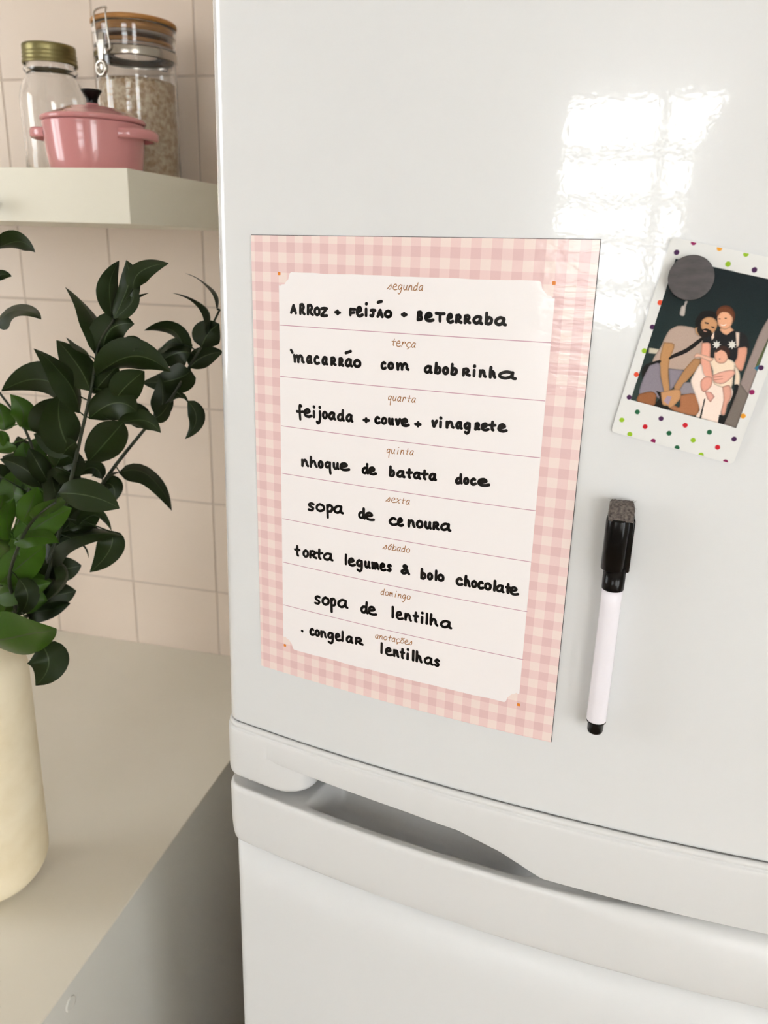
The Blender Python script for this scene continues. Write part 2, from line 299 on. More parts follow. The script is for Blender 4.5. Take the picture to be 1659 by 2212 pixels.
BRANCHES = [([[-316.5, 92.0, -520.0], [-279.8, 90.0, -378.2], [-265.3, 91.2, -334.0], [-236.3, 92.8, -281.1], [-211.4, 95.1, -206.6], [-196.7, 96.6, -161.3], [-185.4, 97.8, -125.8], [-179.5, 98.6, -103.0], [-174.1, 99.2, -84.3], [-160.1, 100.0, -65.6]], [[-161.8, 100.1, -64.9, -166.4, 107.5, -42.0, -159.4, 112.4, -21.2, 5.9], [-156.9, 95.0, -64.3, -148.2, 103.2, -40.5, -150.7, 108.6, -20.5, 5.8], [-140.7, 98.5, -41.8, -132.4, 98.9, -27.7, -109.5, 99.1, -21.6, 5.7], [-155.9, 96.1, -63.3, -143.4, 98.9, -52.4, -141.8, 100.8, -38.4, 3.3], [-147.4, 100.5, -50.9, -140.5, 102.8, -48.2, -130.7, 104.3, -44.4, 0.7], [-178.5, 98.3, -93.6, -182.1, 106.5, -67.1, -209.4, 111.9, -43.1, 6.3], [-173.9, 102.0, -95.6, -163.8, 99.6, -73.6, -141.3, 98.0, -68.1, 9.6], [-184.2, 96.2, -123.6, -200.6, 104.8, -103.1, -221.3, 110.5, -86.0, 9.1], [-186.5, 103.7, -96.6, -198.3, 107.8, -89.4, -212.0, 110.6, -83.3, 2.3], [-197.1, 97.9, -143.2, -200.6, 86.6, -110.9, -220.2, 79.1, -89.4, 7.8], [-208.6, 103.1, -128.3, -238.2, 106.0, -119.0, -278.3, 107.9, -131.8, 9.3], [-176.2, 94.2, -110.4, -144.2, 96.3, -93.3, -111.8, 97.7, -103.9, 7.7], [-155.6, 99.2, -96.1, -143.9, 98.4, -83.3, -133.6, 98.0, -91.0, 4.8], [-186.9, 103.3, -126.8, -172.2, 102.2, -112.4, -160.4, 101.4, -102.2, 7.5], [-160.4, 94.4, -128.1, -147.0, 91.2, -115.5, -129.8, 89.0, -103.1, 8.9], [-158.4, 99.5, -128.8, -146.8, 98.9, -123.4, -140.8, 98.5, -111.7, 3.7], [-187.6, 96.1, -146.8, -157.5, 89.5, -130.1, -136.8, 85.0, -135.3, 9.7], [-158.8, 92.6, -147.8, -134.4, 89.2, -142.6, -117.8, 87.0, -151.0, 4.5], [-196.2, 102.1, -185.8, -170.2, 95.4, -162.1, -153.0, 90.9, -145.9, 10.3], [-208.7, 99.0, -176.8, -209.9, 88.4, -152.9, -201.8, 81.3, -124.3, 11.5], [-236.4, 99.0, -165.1, -230.8, 98.2, -148.5, -218.4, 97.7, -131.9, 8.6], [-209.7, 96.5, -180.4, -224.0, 93.4, -169.6, -238.1, 91.3, -162.4, 6.6], [-243.2, 95.7, -282.1, -208.1, 90.0, -250.7, -159.7, 86.1, -242.6, 5.6], [-173.1, 92.5, -241.7, -172.3, 85.9, -257.8, -190.0, 81.6, -277.9, 8.3], [-206.3, 94.1, -242.1, -186.2, 90.6, -228.3, -170.0, 88.3, -240.4, 2.8], [-217.5, 96.5, -246.3, -203.8, 99.9, -241.6, -192.0, 102.1, -245.3, 2.4], [-205.5, 90.9, -255.0, -199.1, 92.7, -260.5, -198.6, 93.9, -270.3, 0.8], [-231.5, 94.3, -278.0, -224.4, 93.5, -295.4, -250.4, 92.9, -320.3, 4.5], [-261.2, 86.6, -329.1, -240.3, 85.1, -322.3, -214.1, 84.0, -311.5, 5.0], [-278.0, 94.5, -338.3, -266.1, 95.0, -325.7, -248.1, 95.4, -318.3, 4.2], [-235.6, 98.6, -259.0, -220.1, 102.1, -244.1, -209.0, 104.3, -232.1, 8.9], [-217.0, 96.8, -248.5, -201.0, 98.4, -236.6, -187.2, 99.5, -225.4, 7.2], [-261.6, 97.9, -303.3, -245.4, 95.8, -292.3, -233.3, 94.4, -277.8, 5.8], [-262.9, 89.8, -323.8, -251.2, 91.7, -313.9, -243.4, 93.0, -300.8, 5.8], [-227.3, 97.4, -234.0, -213.3, 102.2, -221.3, -194.8, 105.5, -218.3, 8.0], [-224.5, 96.8, -191.9, -211.8, 93.9, -175.9, -198.5, 91.9, -166.4, 8.6], [-216.4, 106.7, -201.0, -226.2, 118.7, -190.7, -238.9, 128.7, -176.6, 9.0], [-213.1, 106.0, -192.7, -232.2, 118.0, -187.1, -252.0, 128.0, -181.0, 6.7], [-265.5, 98.5, -327.9, -292.5, 110.5, -317.6, -312.4, 120.5, -309.5, 8.2], [-227.6, 101.1, -242.4, -221.7, 113.1, -230.6, -218.8, 123.1, -225.9, 6.2], [-261.0, 100.4, -318.3, -246.2, 112.4, -319.5, -234.5, 122.4, -318.3, 8.8], [-242.3, 98.3, -286.9, -258.5, 110.3, -272.1, -274.7, 120.3, -264.0, 6.8], [-228.9, 102.0, -244.5, -228.3, 114.0, -233.1, -223.5, 124.0, -222.0, 8.0], [-214.6, 99.6, -207.9, -220.9, 111.6, -201.0, -220.6, 121.6, -191.8, 7.1], [-255.4, 103.4, -305.7, -252.5, 115.4, -300.4, -245.7, 125.4, -294.6, 7.4], [-263.7, 102.1, -321.6, -257.1, 114.1, -321.4, -242.6, 124.1, -323.2, 6.9], [-260.5, 98.9, -318.9, -255.8, 110.9, -305.8, -246.0, 120.9, -290.9, 9.3], [-251.2, 104.2, -297.6, -245.3, 116.2, -297.1, -237.3, 126.2, -290.6, 8.4], [-224.8, 104.5, -228.6, -228.0, 116.5, -216.2, -235.7, 126.5, -209.9, 7.1], [-247.6, 96.5, -297.9, -260.3, 108.5, -289.4, -264.0, 118.5, -271.6, 9.3], [-245.7, 100.1, -291.4, -234.5, 112.1, -292.1, -226.2, 122.1, -291.7, 7.9], [-263.4, 101.0, -322.1, -278.7, 113.0, -311.7, -288.8, 123.0, -294.2, 6.4], [-237.0, 103.4, -265.3, -239.6, 115.4, -253.1, -235.5, 125.4, -242.3, 8.1], [-220.4, 99.5, -224.6, -220.1, 111.5, -216.6, -212.2, 121.5, -207.0, 8.6], [-235.3, 103.2, -260.7, -261.0, 115.2, -254.4, -281.3, 125.2, -246.3, 7.3], [-252.9, 97.2, -306.7, -249.9, 109.2, -289.5, -246.0, 119.2, -276.8, 8.6], [-239.8, 97.3, -283.3, -261.1, 109.3, -278.0, -289.3, 119.3, -270.7, 6.8], [-260.4, 97.8, -319.6, -269.6, 109.8, -310.4, -284.5, 119.8, -303.6, 7.1], [-238.4, 102.7, -270.4, -238.1, 114.7, -259.9, -233.8, 124.7, -244.8, 7.7], [-224.6, 100.7, -234.7, -239.0, 112.7, -218.8, -248.3, 122.7, -208.5, 7.4], [-263.3, 95.8, -326.6, -265.8, 107.8, -315.8, -269.7, 117.8, -302.1, 8.8], [-221.0, 103.0, -220.5, -239.4, 115.0, -217.7, -261.8, 125.0, -212.3, 8.8], [-263.0, 101.3, -321.2, -281.9, 113.3, -313.4, -293.6, 123.3, -307.7, 7.3]]), ([[-320.9, 104.0, -520.0], [-288.8, 110.0, -390.0], [-260.4, 122.3, -309.4], [-231.6, 131.6, -254.2], [-201.9, 140.1, -207.3], [-169.0, 148.5, -165.9], [-143.6, 154.9, -136.3], [-127.2, 160.4, -107.8], [-115.2, 164.5, -87.7], [-101.6, 170.0, -59.6]], [[-156.0, 149.5, -152.6, -151.5, 154.6, -137.6, -155.3, 158.0, -118.0, 6.9], [-171.0, 153.7, -165.0, -173.7, 150.4, -152.1, -178.4, 148.3, -140.9, 7.0], [-160.4, 150.6, -155.3, -150.6, 149.8, -149.4, -142.6, 149.3, -138.5, 4.9], [-126.4, 151.5, -136.9, -118.1, 150.0, -151.9, -129.2, 149.1, -170.3, 4.8], [-146.5, 158.1, -141.1, -137.5, 158.8, -134.5, -130.0, 159.2, -138.5, 1.6], [-125.1, 159.0, -96.4, -143.4, 162.9, -99.0, -161.9, 165.4, -109.7, 9.7], [-123.7, 154.9, -110.8, -141.9, 157.7, -120.4, -174.7, 159.6, -125.2, 8.9], [-127.6, 160.9, -109.8, -116.1, 165.2, -99.7, -99.0, 168.1, -95.1, 6.4], [-116.2, 161.8, -91.4, -110.4, 164.2, -79.6, -100.5, 165.8, -71.5, 8.7], [-111.0, 162.6, -80.3, -110.2, 158.8, -57.0, -137.3, 156.2, -47.0, 3.5], [-103.8, 169.2, -61.1, -110.9, 175.9, -42.6, -137.7, 180.4, -31.4, 3.2], [-135.0, 165.9, -101.7, -141.9, 164.5, -80.5, -170.6, 163.6, -80.2, 3.2], [-132.1, 163.2, -90.5, -151.7, 166.8, -91.9, -165.8, 169.3, -101.4, 2.4], [-192.9, 141.7, -205.1, -164.3, 147.2, -207.8, -147.1, 150.8, -239.1, 7.1], [-204.8, 137.6, -211.2, -195.8, 134.4, -204.8, -186.5, 132.3, -202.1, 1.2], [-211.6, 144.9, -213.8, -220.6, 144.2, -203.5, -237.9, 143.7, -213.8, 5.5], [-209.2, 140.7, -216.9, -197.5, 139.1, -218.3, -198.1, 138.0, -232.6, 6.7]]), ([[-337.1, 110.0, -520.0], [-321.1, 120.0, -400.2], [-315.9, 121.3, -354.9], [-297.6, 123.5, -281.7], [-283.7, 124.7, -244.0], [-267.6, 126.1, -203.2], [-273.8, 127.3, -169.9], [-296.9, 128.7, -138.4], [-322.7, 130.0, -111.5]], [[-275.6, 122.2, -165.6, -266.9, 118.1, -150.9, -275.8, 115.3, -135.6, 7.7], [-296.7, 128.7, -172.0, -299.1, 130.8, -159.9, -303.3, 132.2, -146.9, 7.5], [-277.0, 127.3, -168.4, -266.5, 125.0, -162.1, -255.6, 123.5, -158.5, 5.7], [-298.2, 129.0, -188.5, -296.2, 125.8, -177.7, -297.5, 123.7, -171.0, 3.3], [-309.4, 128.9, -192.4, -295.1, 127.0, -187.7, -284.2, 125.8, -185.2, 3.8], [-263.0, 127.5, -225.0, -274.2, 127.2, -199.8, -277.4, 127.0, -180.7, 9.2], [-260.0, 122.8, -219.9, -269.0, 113.6, -201.0, -287.9, 107.6, -192.8, 7.4], [-253.8, 124.7, -216.7, -256.3, 117.3, -197.9, -261.0, 112.5, -181.5, 6.6], [-317.7, 127.0, -262.0, -306.1, 121.5, -245.4, -296.0, 117.8, -229.0, 8.6], [-327.6, 128.8, -303.7, -312.2, 122.6, -283.1, -298.9, 118.5, -264.0, 8.7], [-317.1, 130.3, -239.2, -298.4, 126.8, -230.9, -281.0, 124.5, -231.2, 7.3], [-254.6, 126.5, -224.8, -239.7, 122.3, -210.4, -219.2, 119.5, -201.4, 8.3], [-251.2, 119.5, -225.9, -249.4, 121.5, -239.5, -259.2, 122.8, -254.3, 9.2], [-289.4, 126.2, -240.6, -293.9, 128.7, -223.9, -285.8, 130.3, -208.1, 8.5], [-314.0, 125.0, -211.6, -304.8, 128.2, -215.9, -295.8, 130.3, -229.0, 7.7], [-273.8, 129.8, -212.4, -297.9, 141.8, -205.1, -321.6, 151.8, -203.9, 8.9], [-286.4, 134.8, -235.0, -266.6, 146.8, -241.3, -251.0, 156.8, -240.7, 7.9], [-283.1, 130.6, -233.5, -307.0, 142.6, -223.7, -335.0, 152.6, -216.1, 8.1], [-288.9, 133.1, -243.7, -312.1, 145.1, -243.6, -327.3, 155.1, -237.1, 8.2], [-295.7, 133.7, -259.8, -294.9, 145.7, -245.6, -294.0, 155.7, -233.1, 7.4], [-311.1, 132.7, -307.6, -298.0, 144.7, -295.0, -284.0, 154.7, -287.8, 8.9], [-301.1, 135.8, -270.1, -285.5, 147.8, -258.7, -272.8, 157.8, -246.9, 6.4], [-296.3, 129.0, -269.1, -289.8, 141.0, -258.4, -287.1, 151.0, -253.1, 6.9], [-317.3, 129.3, -339.3, -321.7, 141.3, -324.7, -326.7, 151.3, -315.7, 8.3], [-300.5, 133.1, -273.2, -286.1, 145.1, -272.4, -266.2, 155.1, -273.2, 8.8], [-280.5, 134.0, -222.2, -282.4, 146.0, -204.9, -277.8, 156.0, -187.5, 8.7], [-310.9, 128.9, -316.6, -326.0, 140.9, -315.7, -344.2, 150.9, -305.7, 8.5], [-320.2, 128.0, -353.4, -343.0, 140.0, -343.2, -361.8, 150.0, -337.7, 8.8], [-301.1, 131.3, -277.5, -293.6, 143.3, -269.7, -290.0, 153.3, -256.9, 8.9], [-272.0, 131.2, -201.4, -265.8, 143.2, -204.8, -252.3, 153.2, -200.1, 6.3], [-272.6, 131.6, -207.0, -280.0, 143.6, -194.9, -277.9, 153.6, -181.2, 7.9], [-309.0, 134.5, -295.2, -312.6, 146.5, -283.5, -314.2, 156.5, -269.6, 6.1], [-299.8, 130.9, -274.9, -279.0, 142.9, -268.0, -266.1, 152.9, -268.6, 6.7], [-314.3, 129.5, -327.6, -306.6, 141.5, -310.7, -304.7, 151.5, -298.9, 8.5], [-272.5, 132.3, -204.1, -291.0, 144.3, -191.8, -303.8, 154.3, -183.2, 7.2], [-293.3, 136.7, -248.7, -283.7, 148.7, -240.9, -281.6, 158.7, -239.3, 8.2], [-279.2, 130.3, -224.6, -307.7, 142.3, -222.3, -331.2, 152.3, -217.6, 8.7], [-315.9, 133.2, -324.1, -306.1, 145.2, -319.7, -293.3, 155.2, -315.0, 8.6], [-318.7, 133.4, -333.8, -306.7, 145.4, -334.3, -302.1, 155.4, -335.4, 8.5], [-324.5, 132.4, -357.8, -328.0, 144.4, -346.8, -329.3, 154.4, -340.8, 9.1], [-322.0, 131.4, -351.4, -338.6, 143.4, -334.0, -348.2, 153.4, -319.2, 6.9]]), ([[-308.9, 83.0, -520.0], [-264.8, 75.0, -368.1], [-257.3, 63.9, -320.5], [-249.1, 54.2, -280.5], [-225.1, 44.0, -240.8], [-204.0, 36.9, -216.4], [-178.5, 30.0, -198.3]], [[-172.2, 25.3, -189.0, -143.0, 23.1, -187.9, -118.4, 21.6, -194.4, 8.3], [-215.9, 36.8, -221.5, -207.3, 37.9, -206.3, -200.1, 38.7, -190.6, 6.6], [-206.3, 38.1, -217.8, -187.3, 36.7, -206.2, -166.3, 35.7, -190.6, 4.0], [-231.9, 45.1, -244.0, -208.5, 53.3, -225.3, -185.4, 58.8, -212.7, 9.0], [-232.3, 39.7, -238.1, -226.1, 32.6, -217.4, -213.6, 27.9, -197.9, 5.1], [-230.2, 41.9, -242.6, -208.9, 43.6, -234.0, -190.3, 44.8, -237.8, 5.2], [-261.4, 54.3, -287.3, -237.6, 58.0, -267.1, -215.0, 60.5, -248.7, 10.5], [-266.2, 55.3, -299.5, -244.0, 58.6, -292.3, -213.8, 60.8, -282.0, 6.7], [-254.4, 20.0, -320.3, -209.4, 8.0, -306.9, -166.9, 0.0, -289.6, 18.3], [-198.3, 20.0, -316.9, -188.6, 14.0, -331.9, -199.8, 10.0, -350.0, 11.2], [-275.2, 66.9, -331.2, -265.9, 65.0, -315.6, -258.4, 63.8, -302.1, 6.1], [-238.6, 52.6, -278.5, -229.0, 49.2, -292.8, -238.4, 46.9, -310.1, 7.0], [-241.3, 57.4, -258.7, -233.3, 69.4, -254.2, -227.1, 79.4, -252.0, 7.0], [-259.5, 66.6, -294.2, -270.6, 78.6, -289.1, -284.3, 88.6, -280.4, 6.8], [-258.3, 65.1, -288.6, -257.7, 77.1, -272.1, -259.5, 87.1, -262.0, 9.1], [-243.4, 58.7, -261.7, -242.6, 70.7, -252.2, -245.5, 80.7, -240.4, 7.3], [-260.3, 67.6, -309.6, -248.5, 79.6, -311.2, -241.4, 89.6, -315.2, 8.5], [-254.5, 61.4, -282.8, -255.8, 73.4, -270.6, -262.7, 83.4, -252.7, 8.9], [-254.7, 62.6, -281.5, -254.6, 74.6, -271.8, -260.9, 84.6, -261.6, 8.9], [-254.5, 60.7, -286.1, -268.6, 72.7, -279.3, -284.6, 82.7, -277.9, 8.6], [-257.2, 63.9, -291.5, -273.6, 75.9, -290.9, -296.2, 85.9, -288.0, 8.8], [-268.4, 77.9, -341.0, -298.9, 89.9, -341.7, -325.1, 99.9, -334.5, 8.4], [-262.8, 70.5, -306.3, -253.7, 82.5, -299.8, -236.4, 92.5, -296.4, 9.3], [-245.5, 59.8, -264.8, -266.6, 71.8, -260.4, -285.4, 81.8, -257.6, 6.1], [-262.6, 70.2, -324.6, -284.9, 82.2, -321.7, -307.6, 92.2, -314.9, 9.0]]), ([[-329.2, 92.0, -520.0], [-305.4, 90.0, -382.2], [-314.9, 97.2, -238.9], [-306.2, 103.9, -115.2], [-288.5, 107.5, -53.3], [-269.4, 110.0, -14.4]], [[-271.6, 113.7, -15.5, -247.9, 109.9, -9.2, -230.8, 107.4, -16.9, 3.0], [-275.2, 106.2, -77.1, -244.3, 98.5, -61.3, -221.2, 93.4, -67.9, 6.4], [-279.6, 112.5, -41.3, -270.8, 114.7, -35.9, -261.9, 116.2, -36.7, 2.7]])]
PRINT = [((48, 62, 58), [-26.3, 21.0, 0.1, 27.0, 1.9, 8.6, -29.1, 1.1]), ((40, 52, 48), [-28.7, 6.9, 17.6, 17.9, 23.9, -32.2, -27.1, -31.4]), ((150, 134, 128), [23.9, 25.5, 22.1, 15.7, 21.6, -3.0, 21.5, -18.6, 20.8, -31.3, 27.1, -32.1, 27.5, -12.4, 28.4, 12.8]), ((118, 108, 100), [21.1, -9.4, 21.5, -18.6, 20.8, -31.3, 27.1, -32.1, 27.1, -14.2]), ((92, 104, 62), [26.9, 16.9, 26.1, 7.2, 25.7, -0.2, 27.0, -1.6, 28.4, 2.2, 28.7, 11.8]), ((48, 110, 140), [25.3, -1.0, 27.9, 2.2, 27.2, -2.1]), ((190, 180, 172), [-16.5, 22.8, -15.1, 23.0, -15.2, 20.5, -14.5, 15.9, -16.9, 15.9, -17.3, 20.2, -16.4, 20.6]), ((200, 192, 172), [-26.3, -3.3, -20.2, -2.8, -19.7, -5.3, -25.7, -6.2]), ((90, 46, 26), [0.6, 16.7, -0.5, 20.9, 0.2, 23.5, 2.4, 25.0, 5.4, 24.7, 8.2, 22.1, 8.8, 18.6, 8.0, 17.9, 2.8, 22.2]), ((16, 12, 12), [-8.3, 12.9, -8.7, 15.1, -8.1, 17.4, -7.2, 19.6, -4.8, 20.7, -1.7, 21.0, 0.7, 19.5, 1.9, 16.4, 2.2, 14.3, -0.7, 16.4, -4.4, 16.1, -5.4, 14.2, -4.9, 10.9, -6.9, 11.3]), ((220, 165, 130), [3.7, 13.8, 7.5, 16.1, 10.6, 14.3, 8.1, 11.2, 4.1, 11.9]), ((226, 168, 132), [0.6, 18.9, 1.0, 20.4, 2.1, 21.9, 4.9, 22.2, 7.3, 20.8, 8.4, 18.0, 8.0, 15.4, 6.1, 13.8, 3.5, 14.3, 1.7, 16.1]), ((110, 60, 34), [-0.0, 19.3, 0.0, 22.4, 2.7, 24.1, 5.8, 23.7, 7.7, 21.1, 7.2, 20.5, 4.7, 22.0, 1.9, 21.5, 0.7, 19.5]), ((245, 235, 225), [3.1, 15.8, 4.5, 15.6, 6.0, 16.6, 5.6, 15.5, 4.1, 15.1]), ((60, 40, 34), [2.5, 18.2, 2.4, 18.0, 2.1, 17.9, 1.7, 17.9, 1.5, 18.0, 1.6, 18.2, 1.9, 18.4, 2.3, 18.4]), ((60, 40, 34), [5.2, 19.2, 5.1, 19.0, 4.8, 18.8, 4.4, 18.8, 4.1, 19.0, 4.2, 19.2, 4.6, 19.3, 5.0, 19.4]), ((24, 24, 27), [1.3, 12.1, 3.8, 12.9, 6.1, 11.6, 8.0, 11.6, 10.3, 14.3, 15.8, 13.8, 18.9, 9.9, 19.7, 7.4, 15.2, 6.7, 16.1, 1.3, 10.7, -1.2, 3.4, -0.7, 1.6, 5.6, -2.5, 5.3, -2.3, 8.1]), ((176, 136, 96), [-8.9, 10.8, -6.1, 12.3, -2.6, 8.3, -5.0, 6.4, -7.0, 6.4]), ((178, 156, 142), [-16.3, 10.4, -13.2, 11.1, -8.0, 11.2, -6.4, 8.9, -2.9, 7.4, -1.8, 4.3, -0.4, -3.4, -2.4, -6.8, -6.3, -10.2, -13.8, -11.4, -22.5, -10.8, -20.9, -1.5, -20.5, 2.6, -19.3, 7.5]), ((196, 146, 104), [-5.9, 14.0, -5.7, 16.0, -3.8, 17.8, -0.9, 18.0, 1.8, 16.0, 2.1, 13.4, 1.4, 11.0, -0.8, 10.2, -4.3, 11.0]), ((26, 19, 16), [-6.7, 13.0, -5.4, 12.5, -4.2, 11.4, -2.8, 12.2, -1.1, 12.1, 0.5, 11.3, 0.4, 9.6, -1.2, 8.1, -3.6, 7.8, -5.5, 9.1, -6.6, 10.8]), ((200, 150, 130), [-3.6, 11.2, -1.6, 11.0, -2.0, 10.5, -3.2, 10.6]), ((40, 26, 22), [-4.3, 15.1, -2.2, 15.1, -2.2, 14.5, -3.9, 14.5]), ((40, 26, 22), [-0.6, 13.9, 1.0, 13.8, 1.1, 13.2, -0.3, 13.3]), ((185, 138, 92), [-20.2, 0.9, -14.7, 1.1, -14.6, -6.9, -12.7, -14.7, -9.7, -22.2, -12.1, -24.0, -16.4, -16.2, -19.4, -8.2]), ((176, 130, 88), [-3.5, -3.3, -0.1, -3.3, -0.6, -8.6, -4.6, -18.5, -5.4, -21.4, -8.5, -19.5, -6.3, -10.1]), ((20, 16, 16), [-15.4, -6.3, -14.0, -3.9, -8.7, 0.6, -3.6, 7.3, -2.2, 6.6, -7.5, -1.1, -13.4, -5.6, -14.7, -6.7]), ((20, 16, 16), [-25.5, -18.0, -26.2, -15.2, -25.1, -11.9, -19.4, -8.2, -18.7, -9.6, -21.8, -12.4, -23.0, -15.0, -24.1, -19.7]), ((136, 128, 138), [-23.3, -12.0, -18.9, -9.7, -16.3, -16.2, -12.1, -24.0, -13.3, -27.4, -18.6, -25.2, -23.9, -27.9, -24.5, -19.5]), ((136, 128, 138), [-13.9, -11.2, -6.3, -10.1, -8.4, -19.5, -9.7, -22.2]), ((142, 134, 140), [-4.4, -16.1, -1.3, -15.2, 3.4, -20.6, -4.5, -22.7, -5.4, -21.1]), ((24, 20, 18), [-16.2, -23.9, -12.1, -24.0, -7.9, -26.5, -5.2, -31.2, -15.4, -31.7, -13.3, -27.4]), ((150, 96, 60), [-24.0, -27.5, -18.7, -24.8, -15.7, -25.5, -14.9, -28.4, -15.3, -31.7, -23.8, -31.5]), ((166, 110, 74), [-4.4, -23.1, 2.6, -20.3, 6.2, -25.1, 7.1, -29.1, 5.3, -31.5, -6.4, -31.2, -6.1, -28.4, -2.5, -29.0]), ((196, 146, 102), [-13.9, -23.9, -9.9, -21.8, -5.8, -20.1, -4.0, -21.9, -3.7, -25.4, -6.5, -30.5, -8.5, -29.8, -11.1, -29.8]), ((172, 150, 164), [-11.0, -27.9, -10.1, -24.8, -7.9, -24.7, -8.1, -29.3]), ((232, 208, 190), [1.0, 8.9, 1.5, 11.9, 2.5, 8.8, 1.9, 7.2]), ((232, 208, 190), [11.2, 13.9, 13.1, 14.1, 15.0, 7.8, 14.2, 6.4]), ((226, 224, 215), [6.9, 6.3, 6.0, 5.6, 6.8, 4.6, 5.6, 4.8, 5.5, 3.6, 4.7, 4.6, 3.8, 3.9, 3.9, 5.1, 2.7, 5.3, 3.5, 6.0, 2.8, 7.0, 4.0, 6.8, 4.0, 8.0, 4.8, 7.0, 5.8, 7.7, 5.7, 6.5]), ((226, 224, 215), [13.9, 8.0, 13.0, 7.3, 13.8, 6.3, 12.6, 6.5, 12.5, 5.2, 11.7, 6.2, 10.7, 5.5, 10.8, 6.8, 9.5, 7.0, 10.5, 7.7, 9.6, 8.7, 10.9, 8.6, 11.0, 9.8, 11.8, 8.8, 12.7, 9.5, 12.7, 8.3]), ((226, 164, 142), [-2.4, 5.0, 1.6, 5.7, 3.9, -1.2, 6.8, -7.3, 9.1, -12.5, 5.8, -14.6, 0.7, -6.0]), ((216, 155, 130), [14.8, 6.7, 19.0, 7.7, 20.5, -1.0, 19.8, -4.0, 15.7, -1.6, 15.9, 1.9]), ((238, 218, 204), [-1.3, -11.7, 0.4, -4.9, 3.7, -9.9, 7.5, -10.6, 18.5, -13.0, 20.0, -19.0, 17.8, -25.6, 18.3, -32.1, 7.0, -32.0, 7.3, -27.8, 3.8, -22.2, -1.3, -15.2]), ((236, 215, 190), [4.3, -1.0, 12.3, 0.5, 16.5, -1.4, 16.8, -4.8, 18.4, -13.6, 12.8, -13.9, 9.0, -12.6, 7.2, -7.2, 4.2, -3.1]), ((232, 212, 188), [15.7, -1.6, 18.6, -3.7, 20.3, -6.2, 21.5, -10.9, 19.2, -11.2, 17.8, -6.2]), ((232, 186, 162), [-4.0, -2.2, -3.2, -0.7, -1.7, -0.4, 5.3, -1.1, 4.3, -3.1, -1.1, -2.1, -3.0, -3.0]), ((226, 170, 144), [5.8, -0.7, 5.0, 1.7, 6.0, 4.5, 9.0, 5.5, 11.3, 3.6, 12.1, 0.9, 11.4, -1.8, 9.0, -2.8, 6.9, -2.2]), ((52, 32, 26), [5.1, 2.0, 5.7, 4.7, 8.5, 6.1, 11.1, 4.9, 12.4, 2.1, 11.9, 0.9, 10.3, 3.0, 7.6, 3.8, 6.0, 2.2]), ((90, 60, 50), [8.8, -0.5, 8.8, -0.7, 8.5, -0.8, 8.1, -0.8, 7.9, -0.7, 8.0, -0.5, 8.3, -0.4, 8.7, -0.4]), ((227, 170, 150), [7.8, -9.1, 11.3, -6.4, 16.1, -4.3, 17.6, -6.3, 14.3, -11.9, 9.5, -12.4]), ((190, 130, 112), [8.4, -9.9, 12.5, -8.2, 12.7, -8.5, 8.6, -10.3]), ((190, 130, 112), [8.8, -11.2, 12.9, -9.6, 13.2, -9.9, 9.0, -11.6]), ((222, 160, 140), [3.1, -13.5, 4.5, -10.8, 7.9, -10.5, 8.9, -14.9, 6.5, -18.5, 4.2, -16.7]), ((216, 160, 140), [14.0, -13.6, 17.2, -12.1, 19.7, -16.8, 19.3, -21.6, 19.9, -26.9, 17.7, -26.8, 16.7, -19.9]), ((221, 160, 145), [6.6, -17.9, 9.8, -17.6, 12.2, -19.3, 11.2, -22.7, 9.1, -21.4]), ((18, 18, 18), [7.7, -21.7, 8.2, -21.7, 8.8, -26.8, 9.5, -32.4, 8.7, -32.4, 8.2, -27.0]), ((20, 20, 20), [17.2, -27.6, 20.4, -26.6, 19.9, -13.8, 19.3, -11.3, 21.3, -11.2, 21.5, -18.6, 20.9, -31.4, 18.2, -32.1])]
SPOTS = [(-21.2, 50.3, (140, 25, 85)), (-27.5, 44.2, (70, 30, 75)), (-8.7, 50.1, (235, 160, 45)), (3.8, 50.0, (150, 190, 40)), (-2.6, 43.9, (150, 190, 40)), (9.9, 43.8, (70, 30, 75)), (-27.8, 19.4, (225, 80, 50)), (-27.8, 7.0, (70, 30, 75)), (-28.1, -5.5, (150, 190, 40)), (-28.3, -18.1, (225, 80, 50)), (-28.3, -30.5, (70, 30, 75)), (-22.0, -36.9, (30, 95, 60)), (-28.4, -43.1, (150, 190, 40)), (-15.9, -43.4, (200, 25, 40)), (-9.5, -37.1, (70, 30, 75)), (3.1, -37.3, (200, 25, 40)), (-3.3, -43.5, (30, 95, 60)), (-22.2, -49.4, (150, 190, 40)), (-9.7, -49.7, (140, 25, 85)), (9.3, -43.8, (150, 190, 40)), (15.6, -37.6, (30, 95, 60)), (2.9, -49.8, (30, 95, 60)), (15.5, -50.2, (150, 190, 40)), (21.9, -44.1, (200, 25, 40)), (28.1, -37.8, (70, 30, 75)), (28.3, -25.3, (235, 160, 45)), (28.3, -12.7, (140, 25, 85)), (28.3, -0.1, (70, 30, 75)), (28.0, -50.4, (140, 25, 85)), (29.1, 16.6, (150, 190, 40)), (27.7, 32.3, (225, 80, 50))]
